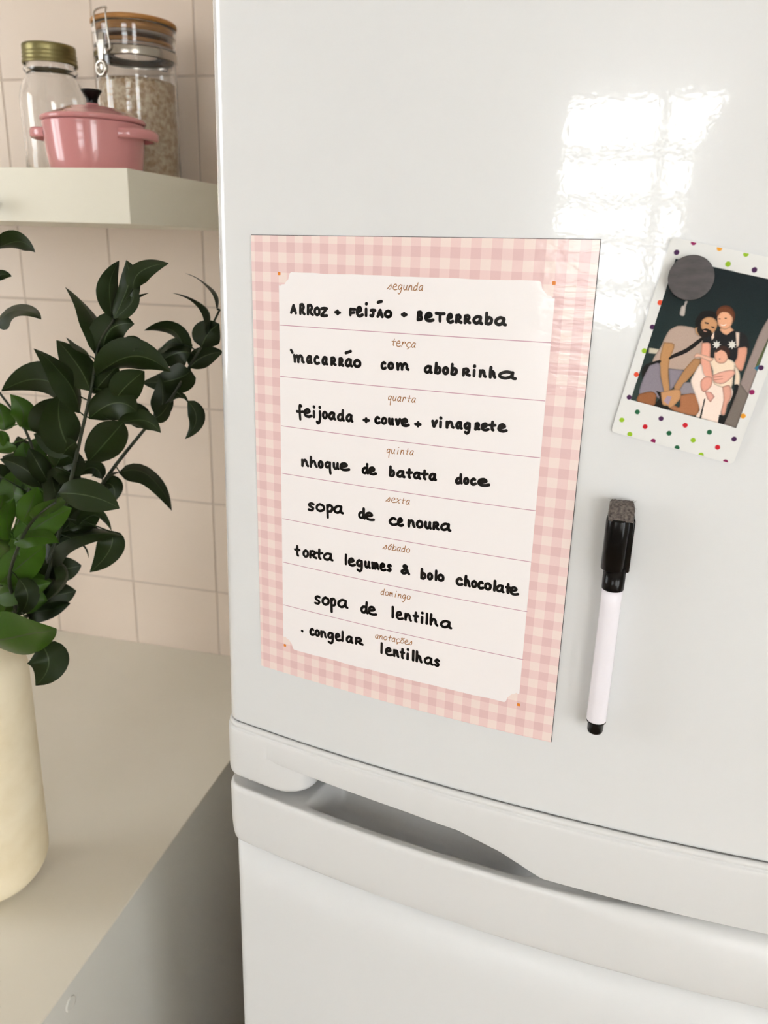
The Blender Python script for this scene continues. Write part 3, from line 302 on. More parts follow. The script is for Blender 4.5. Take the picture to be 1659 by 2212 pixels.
# ------------------------------------------------------------------ refrigerator
XA, KA = .37068, .3392
def yf(x): return KA*((x-XA)**2-XA**2)
def slope(x): return 2*KA*(x-XA)
RC = .012; XL = -.0289; XR = .77
FX = [-.008, .0, .003, .0062, .0066, .0085, .012, .016, .02]+list(np.arange(.024, .27, .0035))+list(np.arange(.27, .36, .01))+list(np.arange(.37, XR-.03, .02))
def outline(d, xl=XL, xr=XR):
    """plan of the bowed door front, offset outward by d; list of points from left rear round to right rear"""
    P = []
    def corner(xt, sgn):
        s = slope(xt); L = math.hypot(s, 1); nx, ny = s/L, -1/L
        return xt-RC*nx, yf(xt)-RC*ny, math.atan2(ny, nx)
    R = max(RC+d, .0004)
    xa = xl+.75*RC; cx, cy, an = corner(xa, -1)
    P += [(cx-R, cy+.05), (cx-R, cy+.02)]
    an2 = an if an > 0 else an+2*math.pi
    for i in range(13):
        a = math.pi+(an2-math.pi)*i/12; P.append((cx+R*math.cos(a), cy+R*math.sin(a)))
    for x in FX:
        if x <= xa+.002 or x >= xr-RC-.004: continue
        s = slope(x); L = math.hypot(s, 1); P.append((x+d*s/L, yf(x)-d/L))
    xb = xr-.75*RC; cx, cy, an = corner(xb, 1); an2 = an+2*math.pi
    for i in range(9):
        a = an2+(2*math.pi-an2)*i/8; P.append((cx+R*math.cos(a), cy+R*math.sin(a)))
    P += [(cx+R, cy+.02), (cx+R, cy+.05)]
    return P
NB = len(outline(0)); UX = [p[0] for p in outline(0)]
def sweep(rows, post=None):
    """rows: list of (d(x), z(x)) constants or functions of the plan x"""
    V = []; F = []
    cache = {}
    for d, z in rows:
        for i in range(NB):
            dd = d(UX[i]) if callable(d) else d; zz = z(UX[i]) if callable(z) else z
            key = round(dd, 6)
            if key not in cache: cache[key] = outline(dd)
            x, y = cache[key][i]
            if post: x, y, zz = post(x, y, zz)
            V.append((x, y, zz))
    for j in range(len(rows)-1):
        for i in range(NB-1):
            F.append((j*NB+i, j*NB+i+1, (j+1)*NB+i+1, (j+1)*NB+i))
    return V, F
fr = thing('refrigerator', 'white refrigerator with bowed doors and a scooped grip between them', 'refrigerator', (.37, .28, ZF))
def taper(x, y, z):
    w_ = min(1, max(0, 1-(x-XL)/.1)); return x+.0086*(z+.1)*w_, y, z
def FR(name, VF, m, label=None, smooth=True, parent=None):
    o = mesh(name, *rel(VF, fr), m, parent or fr, smooth=smooth)
    if label: o['label'] = label
    return o
zs = [.47, .468]+[.46-.81*i/12 for i in range(12)]
FR('upper_door', sweep([(-.03, .47), (-.002, .47), (0, .468), (0, .3), (0, .0), (0, -.2), (0, -.33), (0, -.3455), (-.0003, -.3474), (-.0012, -.3480), (-.006, -.3482), (-.02, -.3482)], taper), M_enamel)
FR('door_gasket', sweep([(-.003, -.3476), (-.003, -.3492)]), M_seal)
def zb(x):
    pts = ZBP
    if x < .0064: return -.395
    return float(np.interp(x, [p[0] for p in pts], [p[1] for p in pts]))
bead = [(.0010+.0021*math.cos(a), -.3500+.0021*math.sin(a)) for a in [math.radians(v) for v in (150, 120, 95, 70, 45, 20, 0, -20, -40)]]
def rb(x): return .0045 if x < .0064 else .0012
rows = [(-.006, -.3485), (-.0016, -.3489)]+bead+[(.0021, -.3522), (.0021, -.3526), (.0034, -.3529), (.0040, -.3540), (.0042, -.356)]
rows += [(.0042, lambda x: zb(x)+rb(x)), (lambda x: .0042-.12*rb(x), lambda x: zb(x)+rb(x)*.45), (lambda x: .0042-.4*rb(x), lambda x: zb(x)+rb(x)*.12), (lambda x: .0042-rb(x), lambda x: zb(x)), (-.012, zb), (-.04, zb)]
FR('upper_door_trim', sweep(rows), M_trim)
# rounded end of the solid part of the trim, where the hand slips behind
P = []
for x, q in ((-.012, .003), (-.006, .0038), (-.002, .00428), (.003, .0044), (.007, .0044), (.010, .0044)): P.append((x, yf(x)-q))
x0, y0 = .010, yf(.010)-.0044
for i in range(1, 15):
    a = math.pi/2*i/14; P.append((x0+.030*math.sin(a), y0+.030*slope(.01)*math.sin(a)*.9+.028*(1-math.cos(a))))
xe, ye = P[-1]
for i in range(1, 8): P.append((xe+.014*(i/7)**1.6, ye+.030*i/7))
P += [(xe-.02, ye+.04), (-.012, ye+.04)]
V = []; F = []; n = len(P); cx = sum(p[0] for p in P)/n; cy = sum(p[1] for p in P)/n
lev = [(.0008, -.362), (0, -.3695), (0, -.3905), (.0005, -.3927), (.0018, -.3943), (.0045, -.395)]
for ins, z in lev:
    for k, (x, y) in enumerate(P):
        a = Vector(P[max(k-1, 0)]); b_ = Vector(P[min(k+1, n-1)]); t = (b_-a).normalized(); nr = Vector((t.y, -t.x))
        if k in (0, n-1, n-2): nr = Vector((0, 0))
        V.append((x-nr.x*ins, y-nr.y*ins, z))
for j in range(len(lev)-1):
    for k in range(n-1): F.append((j*n+k, j*n+k+1, (j+1)*n+k+1, (j+1)*n+k))
F.append([(len(lev)-1)*n+k for k in range(n)][::-1])
FR('grip_block', (V, F), M_trim)
# lower trim with the scoop
ZT = -.4045
def rt(x): return .0052+.030*sstep(.20, .40, x)
rows = [(-.004, -.4560), (.0016, -.4556), (.0024, -.4548), (.0027, -.4535), (.0034, -.4495), (.0040, -.44)]
for k in range(0, 8):
    a = math.pi/2*k/7
    rows.append((lambda x, a=a: .0042-.55*rt(x)*(1-math.cos(a)), lambda x, a=a: ZT-rt(x)*(1-math.sin(a))))
for q in (.002, .0035, .005, .0065, .008, .0095, .011, .0125, .014, .016, .019, .023, .028, .033, .038, .042, .045, .048, .051, .054, .058, .065):
    def dz(x, q=q):
        S = sstep(.034, .047, x)*(1-sstep(.185, .206, x)); T = sstep(.0050, .0110, q)*(1-sstep(.040, .058, q))
        return ZT-.024*S*T - .0004*sstep(0, .004, q)
    rows.append((lambda x, q=q: .0042-.55*rt(x)-q, dz))
FR('lower_door_trim', sweep(rows), M_trim)
FR('lower_door', sweep([(-.01, -.4558), (0, -.4558), (0, -.5), (0, -.8), (0, -1.2), (0, -1.44), (-.002, -1.4425), (-.03, -1.4425)]), M_lower)
FR('cabinet', box(XL+.004, XR-.004, .056, YW-.03, ZF+.03, .48, .004), M_cab, smooth=False)
FR('kickplate', box(XL+.02, XR-.02, .02, .056, ZF+.03, -1.455, .003), M_seal, smooth=False)
for x in (XL+.06, XR-.06):
    for y in (.09, .54):
        V, F = lathe([(0, 0), (.018, 0), (.02, .003), (.02, .01), (.008, .012), (.008, .031), (0, .031)], 20, (x, y, ZF)); FR('foot', (V, F), M_seal)

# ------------------------------------------------------------------ weekly planner sheet on the door
_xs = np.linspace(-.1, .5, 3001)
_L = np.concatenate([[0], np.cumsum(np.sqrt(1+(2*KA*((_xs[1:]+_xs[:-1])/2-XA))**2)*np.diff(_xs))]); _L -= np.interp(0, _xs, _L)
def door3(s, t, off):
    """millimetres along the door skin, mm up, offset out of it -> world"""
    X = float(np.interp(s/1000, _L, _xs)); sl = slope(X); n = math.hypot(sl, 1)
    return (X+off*sl/n, yf(X)-off/n, t/1000)
pl = thing('weekly_planner', 'laminated weekly meal planner with pink gingham border stuck on the refrigerator door', 'planner', door3(105, -294, 0))
CO = [(.4, -.6), (209.9, 1.3), (1.1, -294.0), (211.7, -294.7)]
def bil(u, v):
    a = [CO[0][i]*(1-u)+CO[1][i]*u for i in (0, 1)]; b_ = [CO[2][i]*(1-u)+CO[3][i]*u for i in (0, 1)]
    return a[0]*(1-v)+b_[0]*v, a[1]*(1-v)+b_[1]*v
def sheet(name, off0, off1, grow, m, N=48):
    V = []; F = []; UV = []
    for off in (off1, off0):
        for i in range(N+1):
            for v in (0, 1):
                s, t = bil(i/N, v)
                if i == 0: s -= grow[0]
                if i == N: s += grow[1]
                if v == 0: t += grow[2]
                if v == 1: t -= grow[3]
                V.append(tuple(Vector(door3(s, t, off))-pl.location)); UV.append((s, t))
    b0 = 2*(N+1)
    for i in range(N):
        F.append((2*i, 2*i+1, 2*i+3, 2*i+2)); F.append((b0+2*i, b0+2*i+2, b0+2*i+3, b0+2*i+1))
        F.append((2*i, 2*i+2, b0+2*i+2, b0+2*i)); F.append((2*i+1, b0+2*i+1, b0+2*i+3, 2*i+3))
    F.append((0, b0, b0+1, 1)); F.append((2*N, 2*N+1, b0+2*N+1, b0+2*N))
    o = mesh(name, V, F, m, pl, smooth=False)
    uvl = o.data.uv_layers.new(name='sheet')
    uvl.data.foreach_set('uv', [c for l in o.data.loops for c in UV[l.vertex_index]])
    return o
tag(sheet('magnetic_backing', .0000, .0006, (0.1, .30, .30, .0), M_back), 'dark magnetic backing')
tag(sheet('printed_border', .0006, .0009, (0, 0, 0, 0), M_ging), 'pink gingham print')
# white panel with scooped corners and slightly wavy cut
V = []; F = []; rng = random.Random(5); N = 170
wt = [rng.uniform(-.12, .12) for _ in range(400)]
def wav(k, x): i = int(x/9); f = x/9-i; return (wt[(i+k) % 400]*(1-f)+wt[(i+1+k) % 400]*f)*2.0
SL, SR = 20.5, 189.6
for i in range(N+1):
    s = SL+(SR-SL)*i/N
    top = -21.3+1.3*(s-SL)/(SR-SL)+wav(0, s); bot = -273.5+wav(90, s)
    for q, S0 in ((s-SL, 0), (SR-s, 1)):
        if q < 8.0:
            dpt = math.sqrt(max(0, 64-q*q))
            top -= dpt*(1+.05*math.sin(q*2)); bot += dpt*(1-.05*math.sin(q*2.3))
            break
    V.append(tuple(Vector(door3(s, top, .00098))-pl.location)); V.append(tuple(Vector(door3(s, bot, .00098))-pl.location))
for i in range(N): F.append((2*i, 2*i+1, 2*i+3, 2*i+2))
tag(mesh('writing_panel', V, F, M_panel, pl, smooth=False), 'plain white writing area')

class Ink:
    def __init__(s): s.V = []; s.F = []
    def disc(s, p, r, off, n=10):
        b0 = len(s.V)
        for k in range(n): s.V.append(tuple(Vector(door3(p[0]+r*math.cos(2*math.pi*k/n), p[1]+r*math.sin(2*math.pi*k/n), off))-pl.location))
        s.F.append(list(range(b0, b0+n)))
    def stroke(s, P, r, off, wob=0.0):
        P = [np.array(p, float) for p in P]
        if len(P) > 1:
            b0 = len(s.V)
            for i, p in enumerate(P):
                t = P[min(i+1, len(P)-1)]-P[max(i-1, 0)]; L = np.hypot(*t) or 1; nr = np.array([-t[1], t[0]])/L*r
                for q in (p+nr, p-nr): s.V.append(tuple(Vector(door3(q[0], q[1], off))-pl.location))
            for i in range(len(P)-1): s.F.append((b0+2*i, b0+2*i+1, b0+2*i+3, b0+2*i+2))
            if r > .5:
                for i in range(1, len(P)-1):
                    a = P[i]-P[i-1]; c = P[i+1]-P[i]
                    if abs(a[0]*c[1]-a[1]*c[0]) > .12*np.hypot(*a)*np.hypot(*c): s.disc(P[i], r, off, 8)
        s.disc(P[0], r, off); s.disc(P[-1], r, off)
dv = [(20.8, -52.7, 189.4, -51.6), (20.9, -84.3, 189.3, -83.1), (21.0, -115.9, 189.2, -115.3), (21.4, -147.4, 189.4, -146.5), (21.2, -178.6, 189.6, -178.0), (21.2, -209.7, 189.8, -209.9), (21.2, -241.3, 190.0, -241.8)]
for a in dv:
    k = Ink(); k.stroke([(a[0]+(a[2]-a[0])*i/30, a[1]+(a[3]-a[1])*i/30) for i in range(31)], .22, .00102)
    mesh('ruled_line', k.V, k.F, M_line, pl, smooth=False)
for s, t in ((20.9, -22.2), (188.4, -20.8), (21.8, -272.2), (189.7, -273.3)):
    k = Ink(); b0 = 0
    k.V = [tuple(Vector(door3(s+.95*x, t+.95*y, .00103))-pl.location) for x, y in ((-.8, -1), (.8, -1), (1, -.6), (1, .7), (.7, 1), (-.7, 1), (-1, .7), (-1, -.7))]; k.F = [list(range(8))]
    tag(mesh('corner_dot', k.V, k.F, M_orange, pl, smooth=False), 'orange printed dot')

GL = {
'a': [[(.8, .92), (.42, 1), (.08, .65), (.05, .22), (.35, 0), (.68, .25), (.82, .8)], [(.82, .95), (.8, .4), (.86, .08), (1, .0)]],
'b': [[(.1, 1.75), (.08, .8), (.06, .05)], [(.08, .35), (.45, .95), (.92, .75), (.9, .2), (.45, -.02), (.1, .1)]],
'c': [[(.92, .88), (.55, 1.02), (.1, .72), (.03, .3), (.35, 0), (.75, -.03), (1.12, .1)]],
'd': [[(.75, .75), (.4, .92), (.05, .55), (.12, .05), (.5, 0), (.75, .4)], [(.8, 1.75), (.78, .8), (.82, .2), (.95, 0)]],
'e': [[(.08, .5), (.5, .55), (.82, .78), (.55, 1.08), (.12, .88), (.0, .35), (.25, 0), (.7, -.06), (1.12, .08)]],
'f': [[(.7, 1.65), (.5, 1.75), (.45, 1.2), (.48, .2), (.52, -.65)], [(0, .6), (.5, .55), (1, .65)]],
'g': [[(.8, .82), (.42, 1), (.05, .6), (.15, .15), (.5, .08), (.8, .5)], [(.85, .95), (.87, .2), (.8, -.55), (.5, -.85), (.15, -.65)]],
'h': [[(.08, 1.75), (.06, .8), (.08, 0)], [(.1, .4), (.42, .92), (.72, .75), (.8, .3), (1, 0)]],
'i': [[(.5, .9), (.5, 0)], [(.5, 1.75), (.55, 1.68)]],
'j': [[(.75, .95), (.8, .1), (.65, -.7), (.2, -.95), (-.1, -.75)], [(.7, 1.8), (.75, 1.74)]],
'l': [[(.3, 1.75), (.4, .8), (.6, 0)]],
'm': [[(.0, .95), (.05, .5), (.08, 0)], [(.08, .4), (.25, .9), (.42, .75), (.45, 0)], [(.45, .4), (.65, .95), (.85, .7), (.86, .2), (1, .02)]],
'n': [[(.05, .95), (.07, .4), (.08, 0)], [(.08, .35), (.42, .95), (.75, .75), (.82, .25), (1, 0)]],
'o': [[(.5, 1), (.12, .78), (.05, .3), (.45, 0), (.92, .22), (.92, .75), (.5, 1)]],
'p': [[(.1, .95), (.15, .2), (.2, -.85)], [(.12, .6), (.5, 1), (.95, .7), (.8, .12), (.3, .05)]],
'q': [[(.75, .82), (.38, 1), (.05, .6), (.25, .08), (.75, .4)], [(.82, .95), (.82, 0), (.92, -.95)]],
'R': [[(.1, 1), (.08, .5), (.06, 0)], [(.1, .95), (.55, 1.05), (.8, .75), (.5, .45), (.15, .42)], [(.4, .42), (.68, .12), (1, 0)]],
's': [[(.92, .9), (.5, 1.02), (.1, .78), (.45, .52), (.88, .3), (.6, .0), (.05, .06)]],
't': [[(.5, 1.55), (.47, .7), (.5, .15), (.68, 0)], [(.0, .88), (.5, .84), (1, .92)]],
'u': [[(.05, .95), (.08, .3), (.35, 0), (.7, .2), (.82, .9)], [(.82, .95), (.82, .3), (1, 0)]],
'v': [[(.05, .95), (.25, .35), (.42, 0), (.6, .4), (.95, 1)]],
'A': [[(0, 0), (.25, .55), (.5, 1.05), (.62, .8), (.8, .4), (1, 0)], [(.2, .35), (.85, .35)]],
'O': [[(.5, 1), (.12, .8), (.05, .3), (.45, 0), (.92, .22), (.92, .75), (.5, 1)]],
'Z': [[(.05, .92), (.5, .98), (.95, 1)], [(.95, 1), (.5, .5), (.05, .03)], [(.05, .0), (.5, -.03), (1, .02)]],
'F': [[(.1, .95), (.08, .4), (.1, 0)], [(.1, 1), (.5, .98), (1, .98)], [(.1, .45), (.4, .4), (.8, .45)]],
'J': [[(.05, .95), (.5, 1), (1, .98)], [(.6, .95), (.6, .3), (.4, 0), (0, .1)]],
'B': [[(.1, 1), (.08, .5), (.08, 0)], [(.1, 1), (.7, 1), (.75, .68), (.2, .52)], [(.2, .52), (.85, .45), (.9, .08), (.1, 0)]],
'T': [[(0, 1), (.5, .98), (1, 1)], [(.5, .95), (.48, .5), (.5, 0)]],
'+': [[(.0, .5), (.5, .5), (1, .5)], [(.5, 1), (.5, .5), (.5, 0)]],
'~': [[(0, .35), (.5, .5), (1, .5)]], '`': [[(0, 1), (1, .3)]], '.': [[(.5, .6), (.5, .3)]],
'&': [[(1, 0), (.6, .45), (.28, .85), (.45, 1.0), (.68, .82), (.35, .45), (.05, .2), (.25, -.02), (.6, .1), (.8, .4)]],
'r': [[(.12, .95), (.2, .5), (.12, 0)], [(.15, .4), (.45, .95), (.85, .9), (.8, .65)]],
'x': [[(.05, .9), (.3, .9), (.6, .1), (.95, .05)], [(.95, .95), (.5, .5), (.0, .0)]],
'S': [[(-.2, 0), (.25, .5), (.62, 1.0)], [(.62, 1.0), (.78, .55), (.72, .12), (.45, 0), (.28, .15)]],
}
rr_ = .94
rowname = ['segunda', 'terca', 'quarta', 'quinta', 'sexta', 'sabado', 'domingo', 'anotacoes']
rj = random.Random(11)
for r, row in enumerate(HAND):
    ink = Ink()
    for chars, L in row:
        for i, ch in enumerate(chars):
            s0, t0, s1, t1, hh = L[5*i:5*i+5]
            g = {'r': 'R'}.get(ch, ch); capf = 1.0
            if chars == 'BeTeRRaba' and ch in 'BT': hh *= 1.25
            if g not in 'ABFJOZT+~`.&': hh *= 1.16
            wv = max(s1-s0-2*rr_, .01); hv = max(hh-2*rr_, .3); ax = .5 if s1-s0 <= 2*rr_+.2 else None
            for st_ in GL[g]:
                pts = []
                for x, y in st_:
                    if ch == 'A' or ch == 'O': pass
                    fx = x
                    yy = y*hv
                    if y > 1.2: yy = hv + (y-1)*hv*.82
                    pts.append((s0+rr_+wv*fx+rj.uniform(-.08, .08), t0+(t1-t0)*x+rr_+yy+rj.uniform(-.08, .08)))
                if len(pts) == 2 and math.hypot(pts[1][0]-pts[0][0], pts[1][1]-pts[0][1]) < .8: ink.stroke(pts, rr_*1.08, .00108)
                else: ink.stroke(smoothline(pts, 6), rr_*(.97+rj.uniform(-.05, .05)), .00108)
    o = mesh('handwritten_entry', ink.V, ink.F, M_ink, pl, smooth=False)
for wd, s0, t0, s1, t1 in DAYS:
    ink = Ink(); n = len(wd); ad = (s1-s0)/(n-.25)
    for i, ch in enumerate(wd):
        base = {'ç': 'c', 'á': 'a', 'õ': 'o', 's': 'S'}.get(ch, ch)
        st_all = [list(q) for q in GL[base]]
        if ch == 'ç': st_all.append([(.5, 0), (.55, -.2), (.6, -.35), (.3, -.42)])
        if ch == 'á': st_all.append([(.4, 1.25), (.8, 1.6)])
        if ch == 'õ': st_all.append([(.0, 1.3), (.3, 1.5), (.6, 1.35), (.9, 1.55)])
        for st_ in st_all:
            pts = []
            for x, y in st_:
                yy = y if y < 1.2 else 1+(y-1)*.7
                if base == 'd' and x > .7: pass
                pts.append((s0+ad*(i+.76*x)+.55*yy*.95, t0+(t1-t0)*(i+x*.76)/n+yy*2.75))
            ink.stroke(smoothline(pts, 5), .24, .00103)
    mesh('printed_heading', ink.V, ink.F, M_print, pl, smooth=False)

# ------------------------------------------------------------------ instant photo, magnet
CE = Vector((.2626, -.0437, -.0522)); EX = Vector((.98094543, -.07784907, -.17800447)); EY = Vector((.17723456, -.01674559, .98402617)); EZ = EX.cross(EY).normalized()
CE = CE - EZ*.0
def card(x, y, z=0): return CE+EX*(x/1000)+EY*(y/1000)+EZ*(z/1000)
CW, CH = 32.0, 50.65
ph = thing('instant_photo', 'polka-dotted instant photo of a seated family, held by a round magnet', 'photo', card(0, -CH, 0))
def rnd(w_, h_, r, n=5):
    P = []
    for cx, cy, a0 in ((w_-r, h_-r, 0), (-w_+r, h_-r, 90), (-w_+r, -h_+r, 180), (w_-r, -h_+r, 270)):
        for i in range(n+1): a = math.radians(a0+90*i/n); P.append((cx+r*math.cos(a), cy+r*math.sin(a)))
    return P
P = rnd(CW, CH, 2.2); n = len(P)
V = [card(x, y, -.25)-ph.location for x, y in P]+[card(x, y, .25)-ph.location for x, y in P]
F = [list(range(n))[::-1], list(range(n, 2*n))]+[(i, (i+1) % n, n+(i+1) % n, n+i) for i in range(n)]
M_card = mat('instant_card', srgb(228, 228, 225), .4)
mesh('card', V, F, M_card, ph, smooth=False)
# flat print: colours held in the card's own grid
NX, NY = 236, 374
gx = np.linspace(-CW+.25, CW-.25, NX+1); gy = np.linspace(-CH+.25, CH-.25, NY+1); GX, GY = np.meshgrid(gx, gy)
stx, sty = gx[1]-gx[0], gy[1]-gy[0]
img = np.zeros((NY+1, NX+1, 3)); img[:] = [228, 228, 225]
def inside(pl_, X, Y):
    r = np.zeros(X.shape, bool); n = len(pl_)
    for i in range(n):
        x1, y1 = pl_[i]; x2, y2 = pl_[(i+1) % n]
        if y1 == y2: continue
        c = ((y1 > Y) != (y2 > Y)) & (X < (x2-x1)*(Y-y1)/(y2-y1)+x1); r ^= c
    return r
def paint(poly, colr, clip=None, body=False):
    xs_ = [p[0] for p in poly]; ys_ = [p[1] for p in poly]
    i0, i1 = max(0, int((min(xs_)-gx[0])/stx)-1), min(NX+1, int((max(xs_)-gx[0])/stx)+3)
    j0, j1 = max(0, int((min(ys_)-gy[0])/sty)-1), min(NY+1, int((max(ys_)-gy[0])/sty)+3)
    if i1 <= i0 or j1 <= j0: return
    X, Y = GX[j0:j1, i0:i1], GY[j0:j1, i0:i1]; al = np.zeros(X.shape)
    for ox in (-.33, 0, .33):
        for oy in (-.33, 0, .33):
            k = inside(poly, X+ox*stx, Y+oy*sty)
            if clip: k &= inside(clip, X+ox*stx, Y+oy*sty)
            al += k/9.0
    c = np.array(colr, float) if not callable(colr) else colr(X, Y)
    if body:   # rounder tones towards the outline, as the picture shows
        sm_ = al.copy()
        for _ in range(7):
            p_ = np.pad(sm_, 1); sm_ = (p_[:-2, 1:-1]+p_[2:, 1:-1]+p_[1:-1, :-2]+p_[1:-1, 2:]+p_[1:-1, 1:-1])/5
        c = c*(.70+.34*np.clip((sm_-.4)/.6, 0, 1))[..., None]
    img[j0:j1, i0:i1] = img[j0:j1, i0:i1]*(1-al[..., None])+c*al[..., None]
PIC = [(-27.1, -31.6), (27.1, -32.0), (27.1, 41.1), (-27.0, 41.2)]
for x, y, c in SPOTS: paint([(x+1.27*math.cos(a), y+1.27*math.sin(a)) for a in np.linspace(0, 2*math.pi, 20, endpoint=False)], c)
def bg(X, Y):
    t = np.clip((Y+32)/73, 0, 1)[..., None]
    return np.array([44, 58, 54])*(1-t)+np.array([6, 24, 28])*t
paint(PIC, bg)
rp = random.Random(2)
for c, L in PRINT[2:]:
    poly = [(L[2*i], L[2*i+1]) for i in range(len(L)//2)]
    if len(poly) > 5:
        poly = [tuple(q) for q in smoothline(poly+[poly[0]], 3)[:-1]]
    paint(poly, c, PIC, min(c) > 50 and max(max(L[0::2])-min(L[0::2]), max(L[1::2])-min(L[1::2])) > 5)
nz = np.random.default_rng(1).normal(0, 2.0, img.shape[:2])[..., None]
mk_ = (np.abs(img-np.array([228, 228, 225])).sum(-1) > 12)[..., None]
img = np.clip(img+nz*mk_, 0, 255)/255
rgb = np.where(img <= .04045, img/12.92, ((img+.055)/1.055)**2.4)
Vg = [tuple(card(x, y, .27)-ph.location) for y in gy for x in gx]
Fg = [(j*(NX+1)+i, j*(NX+1)+i+1, (j+1)*(NX+1)+i+1, (j+1)*(NX+1)+i) for j in range(NY) for i in range(NX)
      if not (abs(gx[i]+stx/2) > CW-2.2 and abs(gy[j]+sty/2) > CH-2.2 and math.hypot(abs(gx[i]+stx/2)-CW+2.2, abs(gy[j]+sty/2)-CH+2.2) > 2.05)]
M_photo = mat('photo_print', (1, 1, 1, 1), .45, Specular_IOR_Level=.2)
nt = M_photo.node_tree; an = nt.nodes.new('ShaderNodeAttribute'); an.attribute_name = 'ink'
nt.links.new(an.outputs['Color'], nt.nodes['Principled BSDF'].inputs['Base Color'])
po = mesh('printed_picture', Vg, Fg, M_photo, ph, smooth=False)
ca = po.data.color_attributes.new('ink', 'FLOAT_COLOR', 'POINT')
ca.data.foreach_set('color', np.concatenate([rgb.reshape(-1, 3), np.ones(((NX+1)*(NY+1), 1))], 1).ravel())
tag(po, 'picture of a bearded man and a smiling woman holding a baby, framed by coloured dots')
mx, my = -17.3, 34.2
cp = lathe([(0, 4.4), (11.2, 4.4), (11.5, 4.3), (11.6, 4.0), (11.6, .32), (11.4, .28)], 56)
V = [card(mx+x*.93, my+y*.93, z)-card(mx, my, .3) for x, y, z in cp[0]]
tag(mesh('round_magnet', V, cp[1], M_magnet, loc=card(mx, my, .3)), 'round dark grey magnet pinning the instant photo to the door', 'magnet')
for p in bpy.data.objects['round_magnet'].data.polygons: p.use_smooth = abs(p.normal.dot(EZ)) < .8

# ------------------------------------------------------------------ whiteboard marker
MX = .2325; MY = yf(MX)-.0098
mk = thing('whiteboard_marker', 'white whiteboard marker with black eraser cap stuck upright on the door', 'marker', (MX, MY, -.2755))
def MR(name, VF, m, label=None, smooth=True):
    o = mesh(name, *rel(VF, mk), m, mk, smooth=smooth)
    if label: o['label'] = label
    return o
MR('barrel', lathe([(.0035, -.2672), (.0050, -.2672), (.0057, -.2668), (.0058, -.266), (.0057, -.19), (.0056, -.182), (.003, -.182)], 40, (MX, MY, 0)), M_barrel, 'white barrel')
MR('end_plug', lathe([(0, -.2757), (.0030, -.2756), (.0042, -.2748), (.0046, -.2735), (.0047, -.2685), (.0054, -.268), (.0057, -.2676), (.0057, -.2667), (.003, -.2666)], 36, (MX, MY, 0)), M_black)
MR('cap_collar', lathe([(.0054, -.1833), (.0060, -.1829), (.0061, -.182), (.0062, -.170), (.003, -.170)], 36, (MX, MY, 0)), M_black)
def rbox(x0, x1, y0, y1, levels, r, n=6):
    """rounded-rectangle prism; levels = [(inset, z)]"""
    V = []; F = []; cx, cy = (x0+x1)/2, (y0+y1)/2
    for ins, z in levels:
        for px, py in rnd((x1-x0)/2-ins, (y1-y0)/2-ins, max(r-ins, .0002), n): V.append((cx+px, cy+py, z))
    k = 4*(n+1)
    for j in range(len(levels)-1):
        for i in range(k): F.append((j*k+i, j*k+(i+1) % k, (j+1)*k+(i+1) % k, (j+1)*k+i))
    F.append(list(range(k))[::-1]); F.append([(len(levels)-1)*k+i for i in range(k)])
    return V, F
MR('cap', join(rbox(.2247, .2375, MY-.0068, MY+.0062, [(.0006, -.1712), (0, -.1706), (0, -.1425), (.0004, -.1412)], .0055),
               rbox(.2325, .2401, MY-.0020, MY+.0095, [(.0004, -.1722), (0, -.1716), (0, -.1425), (.0004, -.1412)], .0012)), M_black)
V, F = rbox(.2256, .2388, MY-.0058, MY+.0060, [(0, -.1418), (.0002, -.139), (.0002, -.1345), (.001, -.1328)], .0012)
import bmesh
def felt(V, F, it):
    bm = bmesh.new(); vs = [bm.verts.new(v) for v in V]
    for f in F: bm.faces.new([vs[i] for i in f])
    bmesh.ops.triangulate(bm, faces=list(bm.faces))
    for _ in range(it): bmesh.ops.subdivide_edges(bm, edges=[e for e in bm.edges if e.calc_length() > .0007], cuts=1)
    g = random.Random(8)
    for v in bm.verts: v.co += Vector((g.uniform(-1, 1), g.uniform(-1, 1), g.uniform(-1, 1)))*.00022
    bm.verts.index_update(); r = [tuple(v.co) for v in bm.verts], [[v.index for v in f.verts] for f in bm.faces]; bm.free(); return r
VF = felt(V, F, 4)
g = random.Random(4); fz = []
for k in range(420):
    p = Vector((g.uniform(.2256, .2388), MY-.0059 if g.random() < .7 else g.uniform(MY-.0058, MY+.006), g.uniform(-.1415, -.1328)))
    if p.y > MY-.0058: p.z = -.1329
    d = Vector((g.uniform(-1, 1), g.uniform(-.5, .1), g.uniform(-1, 1.)))*.0013
    fz.append(tube([p, p+d*.5+Vector((0, -.0002, 0)), p+d], .00004, 3, False))
MR('felt_eraser', join(VF, *fz), M_felt, 'grey felt eraser tip')

# ------------------------------------------------------------------ things on the shelf
ZS = .0622
